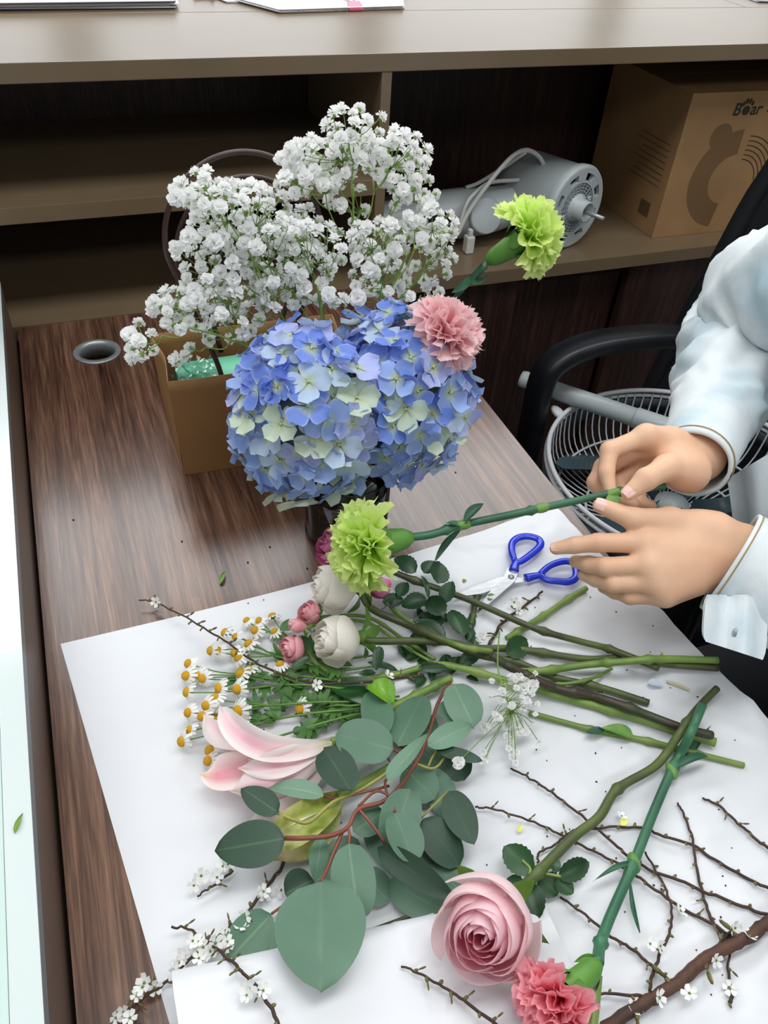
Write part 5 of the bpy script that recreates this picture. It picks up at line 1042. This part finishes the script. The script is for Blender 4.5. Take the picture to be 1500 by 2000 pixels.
# ================================================================ office chair
m_chair = M('black_chair_plastic', (24, 26, 32), 0.38, (20, 22, 27), 8); m_meshf = M('black_mesh_fabric', (20, 22, 26), 0.8, (30, 33, 38), 900, lo=0.5, hi=0.56, bump=(700, 0.5, 0.001))
ch = thing('office_chair', 'black mesh office chair holding the fan', 'chair', (1.0, -0.41, FZ))
def rounded(mb, a, b_, bev): return mb.box(a, b_, bev)
rounded(MB(), (0.76, -0.64, -0.345), (1.20, -0.25, -0.286), 0.02).build('seat', m_meshf, ch)
def strap(path, wdir, wd, th, k=6):
    pp = spline(path, k); mb = MB(); V = []; F = []; m = len(pp); wdir = Vector(wdir)
    for i, p in enumerate(pp):
        d = (pp[min(i + 1, m - 1)] - pp[max(0, i - 1)]).normalized(); w_ = (wdir - d * wdir.dot(d)).normalized(); n = d.cross(w_)
        for j in range(12):
            a = 2 * pi * j / 12; cx_ = math.copysign(abs(math.cos(a)) ** 0.6, math.cos(a)); sy = math.copysign(abs(math.sin(a)) ** 0.6, math.sin(a)); V.append(p + w_ * cx_ * wd / 2 + n * sy * th / 2)
    for i in range(m - 1):
        for j in range(12): F.append([i * 12 + j, i * 12 + (j + 1) % 12, (i + 1) * 12 + (j + 1) % 12, (i + 1) * 12 + j])
    F.append(list(range(12))[::-1]); F.append([(m - 1) * 12 + j for j in range(12)]); return mb.add(V, F)
for y in (-0.226, -0.664):
    sgn = 1 if y > -0.4 else -1
    strap([(1.115, y, -0.062), (1.03, y, -0.038), (0.94, y, -0.029), (0.86, y, -0.031), (0.806, y, -0.050), (0.786, y, -0.090), (0.786, y, -0.18), (0.790, y, -0.27), (0.80, y - sgn * 0.012, -0.325), (0.84, y - sgn * 0.05, -0.338)], (0, 1, 0), 0.052, 0.032).build('armrest', m_chair, ch)
bt = PXX(1494, 356, 1.245); bm_ = PXX(1400, 520, 1.215); bb = PXX(1290, 722, 1.185); cyc = -0.41
def mir(p): return Vector((p.x, 2 * cyc - p.y, p.z))
fr_ = [bb + Vector((-0.005, 0.01, -0.09)), bb, bm_, bt, bt + Vector((0.012, -0.045, 0.055)), Vector((bt.x + 0.015, cyc, bt.z + 0.07)), mir(bt + Vector((0.012, -0.045, 0.055))), mir(bt), mir(bm_), mir(bb), mir(bb + Vector((-0.005, 0.01, -0.09)))]
strap(fr_, (-1, 0, 0.1), 0.030, 0.034, 5).build('back_frame', m_meshf, ch)
def bk(u, v):
    z = bb.z - 0.06 + v * (bt.z + 0.05 - bb.z + 0.06); x = bb.x + (bt.x - bb.x) * (z - bb.z) / (bt.z - bb.z) + 0.03 * (1 - u * u); yl = bb.y + (bt.y - bb.y) * (z - bb.z) / (bt.z - bb.z)
    return Vector((x, cyc + (yl - 0.012 - cyc) * u, z))
V, F, T, S = gridsurf(bk, 14, 14); V2 = [v + Vector((0.004, 0, 0)) for v in V]; n = len(V); mk('back_mesh', V + V2, F + [[i + n for i in reversed(f)] for f in F], m_meshf, ch)
strap([(1.14, cyc, -0.35), (1.22, cyc, -0.34), (1.25, cyc, -0.25), (1.235, cyc, -0.16)], (0, 1, 0), 0.08, 0.025).build('back_bracket', m_chair, ch)
MB().tube([(0.99, cyc, -0.345), (0.99, cyc, -0.64)], 0.028, 16).build('gas_column', m_chair, ch)
for i in range(5):
    a = 2 * pi * i / 5 + 0.3; e = Vector((0.99 + 0.29 * math.cos(a), cyc + 0.29 * math.sin(a), -0.680))
    MB().tube([Vector((0.99, cyc, -0.640)), Vector((0.99, cyc, -0.640)).lerp(e, 0.5) + Vector((0, 0, 0.012)), e], (0.024, 0.014), 10).build('leg', m_chair, ch); lg = [o for o in ch.children if o.name.startswith('leg')][-1]
    V, F, T = lathe([(0.0005, -0.02), (0.024, -0.02), (0.027, -0.012), (0.027, 0.012), (0.024, 0.02), (0.0005, 0.02)], 18, Vector((e.x, e.y, FZ + 0.0275)), frame((-math.sin(a), math.cos(a), 0))); mk('caster', V, F, m_black, lg)

# ================================================================ person: arms reaching over the desk edge
def surfnet(fn, lo, hi, h):
    lo = np.array(lo, np.float32); hi = np.array(hi, np.float32); n = np.ceil((hi - lo) / h).astype(int) + 1
    ax = [lo[i] + h * np.arange(n[i], dtype=np.float32) for i in range(3)]; X, Y, Z = np.meshgrid(*ax, indexing='ij'); D = fn(np.stack([X, Y, Z], -1)); s_ = D < 0
    nx, ny, nz = n; cnt_ = np.zeros((nx - 1, ny - 1, nz - 1), np.int8); acc = np.zeros((nx - 1, ny - 1, nz - 1, 3), np.float32); num = np.zeros((nx - 1, ny - 1, nz - 1), np.float32)
    cor = [(i, j, k) for i in (0, 1) for j in (0, 1) for k in (0, 1)]; sl = lambda A, c: A[c[0]:nx - 1 + c[0], c[1]:ny - 1 + c[1], c[2]:nz - 1 + c[2]]
    for c in cor: cnt_ += sl(s_, c)
    for c in cor:
        for a in range(3):
            if c[a] == 0:
                e = list(c); e[a] = 1; d0 = sl(D, c); d1 = sl(D, e); cr = (d0 < 0) != (d1 < 0); t_ = np.where(cr, d0 / np.where(cr, d0 - d1, 1), 0)
                for b_ in range(3): acc[..., b_] += np.where(cr, (c[b_] + (t_ if b_ == a else 0)), 0)
                num += cr
    act = (cnt_ > 0) & (cnt_ < 8); idx = -np.ones(act.shape, int); ii = np.argwhere(act); idx[act] = np.arange(len(ii)); V = lo + h * (ii + acc[act] / num[act][:, None]); F = []
    for a in range(3):
        b_, c = (a + 1) % 3, (a + 2) % 3; e = [slice(None)] * 3; f = [slice(None)] * 3; e[a] = slice(0, n[a] - 1); f[a] = slice(1, n[a]); cr = s_[tuple(e)] != s_[tuple(f)]
        for q in np.argwhere(cr):
            if q[b_] < 1 or q[c] < 1 or q[b_] >= n[b_] - 1 or q[c] >= n[c] - 1: continue
            cells = []
            for db, dc in ((0, 0), (-1, 0), (-1, -1), (0, -1)):
                r_ = list(q); r_[b_] += db; r_[c] += dc; cells.append(int(idx[tuple(r_)]))
            F.append(cells if s_[tuple(q)] else cells[::-1])
    return V, F
def cone(p, a, b_, ra, rb):
    a = np.array(a, np.float32); b_ = np.array(b_, np.float32); ab = b_ - a; t_ = np.clip(((p - a) @ ab) / (ab @ ab), 0, 1); return np.linalg.norm(p - a - t_[..., None] * ab, axis=-1) - (ra + (rb - ra) * t_)
def smin(a, b_, k): h = np.clip(0.5 + 0.5 * (b_ - a) / k, 0, 1); return b_ + (a - b_) * h - k * h * (1 - h)
def hand_sdf(W, W2, fingers, thumb, rs, pr):
    """W wrist, W2 a point up the forearm, fingers = list of 4 joints lists"""
    def fn(p):
        d = cone(p, W2, W, 0.027, 0.0235)
        for f, r0 in zip(fingers, pr): d = smin(d, cone(p, W, f[0], 0.0205, r0), 0.016)
        for i in range(3): d = smin(d, cone(p, fingers[i][0].lerp(fingers[i + 1][0], 0.5).lerp(W, 0.12), fingers[i][0].lerp(fingers[i + 1][0], 0.5).lerp(W, 0.5), 0.010, 0.014), 0.010)
        d = smin(d, cone(p, W, thumb[0], 0.019, 0.0175), 0.014); d = smin(d, cone(p, thumb[0], thumb[1], 0.0175, 0.0125), 0.016)
        d = smin(d, cone(p, thumb[0].lerp(thumb[1], 0.4), fingers[0][0].lerp(W, 0.45), 0.012, 0.012), 0.016)
        t_ = cone(p, thumb[1], thumb[2], 0.0122, 0.0105); t_ = smin(t_, cone(p, thumb[2], thumb[3], 0.0108, 0.0072), 0.004); d = smin(d, t_, 0.007)
        fs = None
        for f, r in zip(fingers, rs):
            g = cone(p, f[0], f[1], r[0], r[1]); g = smin(g, cone(p, f[1], f[2], r[1] * 0.99, r[2]), 0.003); g = smin(g, cone(p, f[2], f[3], r[2] * 1.0, r[3]), 0.003); fs = g if fs is None else smin(fs, g, 0.0012)
        return smin(d, fs, 0.006)
    pts = [W, W2] + [q for f in fingers for q in f] + list(thumb); lo = [min(q[i] for q in pts) - 0.035 for i in range(3)]; hi = [max(q[i] for q in pts) + 0.035 for i in range(3)]
    return surfnet(fn, lo, hi, 0.0019)
FRr = [(0.0100, 0.0090, 0.0080, 0.0063), (0.0102, 0.0091, 0.0080, 0.0064), (0.0098, 0.0086, 0.0076, 0.0061), (0.0088, 0.0077, 0.0068, 0.0055)]
LWr = P(1446, 1082, 0.095); LEl = Vector((0.79, -1.02, 0.06)); LW2 = LWr.lerp(LEl, 0.4)
Lf = [PL([(1262, 1060, .116), (1168, 1060, .112), (1122, 1065, .105), (1086, 1071, .099)]), PL([(1268, 1104, .106), (1182, 1107, .097), (1150, 1102, .088), (1124, 1097, .080)]), PL([(1282, 1138, .095), (1198, 1140, .085), (1164, 1131, .075), (1140, 1123, .069)]), PL([(1300, 1163, .084), (1230, 1165, .074), (1200, 1156, .066), (1178, 1148, .060)])]
Lt = PL([(1392, 1040, .112), (1308, 1017, .124), (1238, 1014, .130), (1172, 988, .134)])
RWr = P(1362, 888, 0.128); REl = P(1432, 692, 0.125); RW2 = P(1392, 815, 0.118)
Rf = [PL([(1262, 852, .170), (1190, 880, .160), (1184, 922, .148), (1192, 958, .138)]), PL([(1258, 872, .152), (1178, 912, .138), (1162, 942, .128), (1176, 966, .120)]), PL([(1272, 895, .138), (1205, 940, .122), (1212, 968, .114), (1238, 984, .110)]), PL([(1295, 918, .126), (1240, 955, .112), (1248, 978, .107), (1272, 988, .105)])]
Rt = PL([(1345, 922, .142), (1302, 914, .158), (1262, 936, .160), (1228, 964, .150)])
HV, HF = [], []
def addm(V, F):
    n = len(HV); HV.extend(Vector(v) for v in V); HF.extend([i + n for i in f] for f in F)
addm(*hand_sdf(LWr, LW2, Lf, Lt, FRr, (0.0128, 0.0130, 0.0125, 0.0115))); addm(*hand_sdf(RWr, RW2, Rf, Rt, FRr, (0.0128, 0.0130, 0.0125, 0.0115)))
RSh, LSh = Vector((0.865, -0.66, 0.30)), Vector((0.90, -1.05, 0.30))
def torso(p, g=0.0):
    d = cone(p, (0.895, -0.76, 0.235), (0.895, -0.975, 0.235), 0.105 + g, 0.105 + g); d = smin(d, cone(p, (0.925, -0.845, 0.03), (0.925, -0.925, 0.03), 0.118 + g, 0.118 + g), 0.08); return smin(d, cone(p, (0.985, -0.845, -0.150), (0.985, -0.935, -0.150), 0.125 + g, 0.125 + g), 0.08)
def legs(p, g=0.0):
    d = None
    for y in (-0.81, -0.95):
        for a, b_, ra, rb in (((0.98, y, -0.185), (0.62, y, -0.165), 0.082, 0.062), ((0.62, y, -0.165), (0.66, y, -0.64), 0.060, 0.042)):
            q = cone(p, a, b_, ra + g, rb + g); d = q if d is None else smin(d, q, 0.02)
    return d
def body(p):
    d = smin(torso(p, -0.02), legs(p, -0.012), 0.03); d = smin(d, cone(p, (0.885, -0.865, 0.30), (0.86, -0.865, 0.44), 0.055, 0.050), 0.04)
    d = smin(d, cone(p, (0.825, -0.865, 0.545), (0.845, -0.865, 0.49), 0.082, 0.070), 0.03); d = smin(d, cone(p, (0.785, -0.865, 0.475), (0.79, -0.865, 0.50), 0.048, 0.05), 0.03); d = smin(d, cone(p, (0.729, -0.865, 0.500), (0.745, -0.865, 0.533), 0.0125, 0.008), 0.010)
    for y in (-0.780, -0.950): d = smin(d, cone(p, (0.845, y, 0.50), (0.850, y, 0.525), 0.011, 0.014), 0.008)
    for a, k_, e, w_ in ((RSh, P(1520, 570, 0.215), REl, RW2), (LSh, LSh.lerp(LEl, 0.5), LEl, LW2)): d = smin(d, cone(p, a, k_, 0.038, 0.034), 0.03); d = smin(d, cone(p, k_, e, 0.034, 0.032), 0.02); d = smin(d, cone(p, e, w_, 0.032, 0.026), 0.015)
    for y in (-0.81, -0.95): d = smin(d, cone(p, (0.66, y, -0.66), (0.52, y, -0.712), 0.036, 0.026), 0.02)
    return d
m_skin = M('skin', (232, 190, 158), 0.5, (226, 178, 146), 18, sss=0.12, bump=(160, 0.06, 0.001), spec=0.35)
person = thing('person', 'person in pale denim jacket trimming a green carnation', 'person', (0.98, -0.875, FZ))
addm(*surfnet(body, (0.45, -1.18, -0.748), (1.18, -0.42, 0.66), 0.0125))
mk('body', HV, HF, m_skin, person)
m_nail = M('fingernail', (244, 198, 186), 0.25)
def nail(tipj, prevj, r, out):
    d = (tipj - prevj).normalized(); o = Vector(out); o = (o - d * o.dot(d)).normalized(); s_ = d.cross(o)
    V, F, T, S = gridsurf(lambda u, v: tipj + d * (r * (-1.0 + 1.75 * v)) + s_ * (u * r * 0.78 * (1 - 0.25 * (2 * v - 1) ** 4)) + o * (r * (0.98 - 0.34 * u * u - 0.22 * max(0, v - 0.5))), 6, 6); mk('fingernail', V, F, m_nail, person)
nail(Lt[3], Lt[2], 0.0078, (CAM - Lt[3]).normalized() + Vector((-0.3, 0.35, 0.8))); nail(Rt[3], Rt[2], 0.0078, (CAM - Rt[3]).normalized() + Vector((-.5, .2, .4))); nail(Lf[0][3], Lf[0][2], 0.0064, Vector((-0.1, -0.2, 0.9)))
m_denim = M('pale_denim', (226, 233, 236), 0.85, (178, 204, 214), 12, lo=0.45, hi=0.72, bump=(420, 0.25, 0.0008)); m_denim_in = m_denim
m_stitch = M('tan_stitching', (168, 140, 92), 0.8)
def jacket(p):
    d = torso(p, 0.012); return np.maximum(d, -(p[..., 2] + 0.215))
V, F = surfnet(jacket, (0.70, -1.14, -0.26), (1.18, -0.60, 0.40), 0.011); V = [Vector(v) + Vector((1, 0.3, 0)) * (0.007 * noise.noise(Vector(v) * 14)) for v in V]; mk('jacket', V, F, m_denim, person)
V, F = surfnet(lambda p: smin(legs(p), np.maximum(torso(p, -0.006), p[..., 2] + 0.10), 0.03), (0.45, -1.12, -0.74), (1.18, -0.60, -0.05), 0.0125); mk('trousers', V, F, M('black_trousers', (16, 17, 20), 0.85), person)
V, F = surfnet(lambda p: np.minimum(cone(p, (0.845, -0.865, 0.565), (0.875, -0.865, 0.52), 0.088, 0.085), cone(p, (0.885, -0.865, 0.52), (0.925, -0.865, 0.36), 0.070, 0.045)), (0.72, -0.99, 0.28), (1.02, -0.74, 0.70), 0.011)
keep = [i for i, v in enumerate(V) if not (v[0] < 0.80 and v[2] < 0.60)]; ks = {k: i for i, k in enumerate(keep)}; mk('hair', [V[i] for i in keep], [[ks[i] for i in f] for f in F if all(i in ks for i in f)], M('dark_hair', (30, 24, 22), 0.5, (44, 34, 30), 90, (1, 1, 0.1)), person)
for y in (-0.838, -0.892):
    V, F, T = blob((0.7475, y, 0.532), (0.006, 0.0115, 0.0050), None, 10, 8); ey = mk('eye', V, F, M('eye_white', (236, 234, 230), 0.3) if 'eye_white' not in MATS else MATS['eye_white'], person)
    V, F, T = blob((0.7425, y, 0.5315), (0.0025, 0.0048, 0.0046), None, 10, 8); mk('iris', V, F, m_black, ey)
    MB().tube(spline([(0.7525, y - 0.016, 0.549), (0.7440, y, 0.5525), (0.7525, y + 0.016, 0.549)], 4), 0.0022, 6).build('eyebrow', m_black, person)
V, F, T = blob((0.7365, -0.865, 0.470), (0.0055, 0.021, 0.0065), None, 8, 6); mk('lips', V, F, M('lips', (196, 110, 106), 0.4), person)
def sleeve(name, pts, radii, seed, amp, nr=72, ns=110, sq=(1.0, 1.0), closed_end=True):
    pp = spline(pts, 12); m = len(pp)
    def R_(i): x = i / (m - 1) * (len(radii) - 1); k = min(int(x), len(radii) - 2); return radii[k] + (radii[k + 1] - radii[k]) * (x - k)
    V = []; F = []; nrm = None; ln = 0
    for i, p in enumerate(pp):
        d = (pp[min(i + 1, m - 1)] - pp[max(0, i - 1)]).normalized(); nrm = d.orthogonal().normalized() if nrm is None else (nrm - d * nrm.dot(d)).normalized(); b_ = d.cross(nrm)
        if i: ln += (p - pp[i - 1]).length
        env = min(1, ln / 0.04)
        for j in range(nr):
            a = 2 * pi * j / nr; q = Vector((math.cos(a) * 1.1, math.sin(a) * 1.1, ln * 21 + 0.9 * math.sin(a + seed))) + Vector((seed * 3.1, 0, 0)); f1 = noise.noise(q); f2 = noise.noise(q * 2.1 + Vector((5, 5, 5)))
            rr_ = R_(i) * (1 + env * amp * ((1 - abs(f1) * 2.4) * 0.6 + f2 * 0.5)); V.append(p + (nrm * math.cos(a) + b_ * math.sin(a)) * rr_)
    for i in range(m - 1):
        for j in range(nr): F.append([i * nr + j, i * nr + (j + 1) % nr, (i + 1) * nr + (j + 1) % nr, (i + 1) * nr + j])
    return mk(name, V, F, m_denim, person)
def cuff(pts, radii, name='cuff'):
    pp = spline(pts, 8); m = len(pp); prof = []
    o = [(radii[0] + (radii[-1] - radii[0]) * i / (m - 1)) for i in range(m)]; V = []; F = []; nr = 56; nrm = None; rings = []
    seq = [(i, o[i]) for i in range(m)] + [(i, o[i] - 0.0035) for i in reversed(range(m))]
    fr2 = []
    for i, p in enumerate(pp):
        d = (pp[min(i + 1, m - 1)] - pp[max(0, i - 1)]).normalized(); nrm = d.orthogonal().normalized() if nrm is None else (nrm - d * nrm.dot(d)).normalized(); fr2.append((p, nrm.copy(), d.cross(nrm)))
    for i, r_ in seq:
        p, n_, b_ = fr2[i]
        for j in range(nr): a = 2 * pi * j / nr; V.append(p + (n_ * math.cos(a) + b_ * math.sin(a)) * (r_ + 0.0012 * noise.noise(Vector((math.cos(a) * 2, math.sin(a) * 2, i * 0.3)))))
    k = len(seq)
    for i in range(k):
        for j in range(nr): F.append([i * nr + j, i * nr + (j + 1) % nr, ((i + 1) % k) * nr + (j + 1) % nr, ((i + 1) % k) * nr + j])
    cf = mk(name, V, F, m_denim, person)
    for i in (1, m - 2):
        p, n_, b_ = fr2[i]; mb = MB()
        mb.tube([p + (n_ * math.cos(2 * pi * j / 40) + b_ * math.sin(2 * pi * j / 40)) * (o[i] + 0.0010) for j in range(41)], 0.0007, 4); mb.build('stitching', m_stitch, cf)
    return cf
rc0, rc1 = P(1352, 906, 0.132), P(1395, 812, 0.120)
cuff([rc0, rc0.lerp(rc1, 0.5), rc1], (0.0385, 0.047))
sleeve('sleeve', [rc0.lerp(rc1, 0.75), P(1408, 775, 0.125), P(1425, 705, 0.125), P(1452, 650, 0.150), P(1520, 570, 0.215), Vector((0.862, -0.655, 0.285)), Vector((0.885, -0.72, 0.265)), Vector((0.893, -0.79, 0.24))], (0.0445, 0.052, 0.063, 0.066, 0.070, 0.080, 0.088, 0.075), 1.3, 0.20)
lc0 = P(1424, 1096, 0.094); lc1 = lc0 + (LEl - lc0).normalized() * 0.062
cuff([lc0, lc0.lerp(lc1, 0.5), lc1], (0.053, 0.057))
sleeve('sleeve', [lc0.lerp(lc1, 0.7), lc0.lerp(LEl, 0.5), LEl + Vector((-0.03, 0.03, 0.01)), LEl, LEl.lerp(LSh, 0.5), LSh, Vector((0.897, -0.96, 0.25))], (0.053, 0.058, 0.066, 0.066, 0.070, 0.085, 0.080), 4.2, 0.17)
V, F, T, S = gridsurf(lambda u, v: P(1440 + 62 * u * (1 - 0.10 * abs(2 * v - 1) ** 5) - 6 * v, 1165 + 88 * v + 18 * (u + 1) * v, 0.106 - 0.022 * v + 0.006 * math.sin(5 * u)), 10, 10); V2 = [v + Vector((0.001, 0.003, -0.001)) for v in V]; n = len(V)
fp = mk('cuff_flap', V + V2, F + [[i + n for i in reversed(f)] for f in F], m_denim, person)
bp_ = P(1443, 1238, 0.0905); V, F, T = lathe([(0.0001, 0.004), (0.004, 0.0035), (0.0058, 0.0015), (0.006, 0)], 16, bp_, frame((CAM - bp_))); mk('button', V, F, m_steel, fp)
def jf(u, v):
    px_ = 1420 + 75 * (u + 1) + 14 * math.sin(4 * v); py_ = 935 - 45 * (u + 1) + (353 + 69 * (u + 1)) * v; q = PXX(px_, py_, 0.745 + 0.035 * v + 0.02 * (u + 1) + 0.006 * math.sin(6 * u + 2 * v)); return q
V, F, T, S = gridsurf(jf, 10, 16); V2 = [v + Vector((0.003, 0.001, 0)) for v in V]; n = len(V); mk('jacket_front', V + V2, F + [[i + n for i in reversed(f)] for f in F], m_denim, person)
cuff([Vector((0.872, -0.865, 0.335)), Vector((0.866, -0.865, 0.36)), Vector((0.858, -0.865, 0.385))], (0.092, 0.080), 'collar')
for z in (-0.12, -0.03, 0.06, 0.15, 0.24):
    V, F, T = lathe([(0.0001, 0.004), (0.005, 0.0035), (0.007, 0.0)], 12, (0.772 + (0.015 if z > 0.2 else 0.01 if z > 0 else 0.03 - z * 0.25), -0.885, z), frame((-1, 0, 0.15))); mk('button', V, F, m_steel, person)
# stool under the person
st_ = thing('stool', 'round black stool under the seated person', 'stool', (0.99, -0.875, FZ))
V, F, T = lathe([(0.0005, -0.345), (0.165, -0.345), (0.18, -0.33), (0.18, -0.305), (0.165, -0.288), (0.0005, -0.286)], 32, (0.99, -0.875, 0)); mk('seat', V, F, m_chair, st_)
MB().tube([(0.99, -0.875, -0.345), (0.99, -0.875, -0.72)], 0.025, 14).build('column', m_steel, st_)
V, F, T = lathe([(0.0005, FZ + 0.030), (0.05, FZ + 0.028), (0.19, FZ + 0.010), (0.20, FZ + 0.0005), (0.0005, FZ + 0.0005)], 36, (0.99, -0.875, 0)); mk('base', V, F, m_chair, st_)

# ---------------------------------------------------------------- the carnation being trimmed
hb = P(748, 1082, 0.118); r = thing('green_carnation', 'lime green carnation held in the hands above the roses', 'carnation', hb)
bq = carnation_head(r, P(742, 1062, 0.118), P(700, 1072, 0.124) - P(840, 1043, 0.118), 0.044, m_gcarn, m_calyx, 34, 44, 1.35, 0.78)
stem('stem', [bq] + PL([(845, 1043, .119), (905, 1025, .122), (1000, 1005, .128), (1060, 992, .131), (1130, 977, .134), (1200, 962, .139), (1250, 955, .140), (1298, 950, .140)]), (0.0038, 0.0036), m_cstem, r, knots=(0.19, 0.46, 0.78), n=10)
leaf('leaf', P(905, 1024, .125), P(944, 984, .135), 0.010, m_cleaf, r, 'blade', bend=0.1, cup=0.8); leaf('leaf', P(905, 1028, .120), P(850, 1095, .09), 0.008, m_cleaf, r, 'blade', bend=-0.15, cup=0.6, nrm=(0.5, -0.5, 0.7))
leaf('leaf', P(905, 1026, .122), P(870, 1022, .128), 0.008, m_cleaf, r, 'blade'); leaf('leaf', P(1196, 966, .140), P(1188, 985, .137), 0.008, m_node, r, 'blade'); leaf('leaf', P(1205, 966, .140), P(1203, 985, .137), 0.007, m_node, r, 'blade')
for (px_, py_, z_) in ((905, 1025, .122), (1058, 992, .131), (1199, 963, .139)):
    V, F, T = blob(P(px_, py_, z_), (0.0050, 0.0050, 0.0095), frame(P(1200, 962, .139) - P(1060, 992, .131)), 10, 8); mk('stem_joint', V, F, m_node, r)
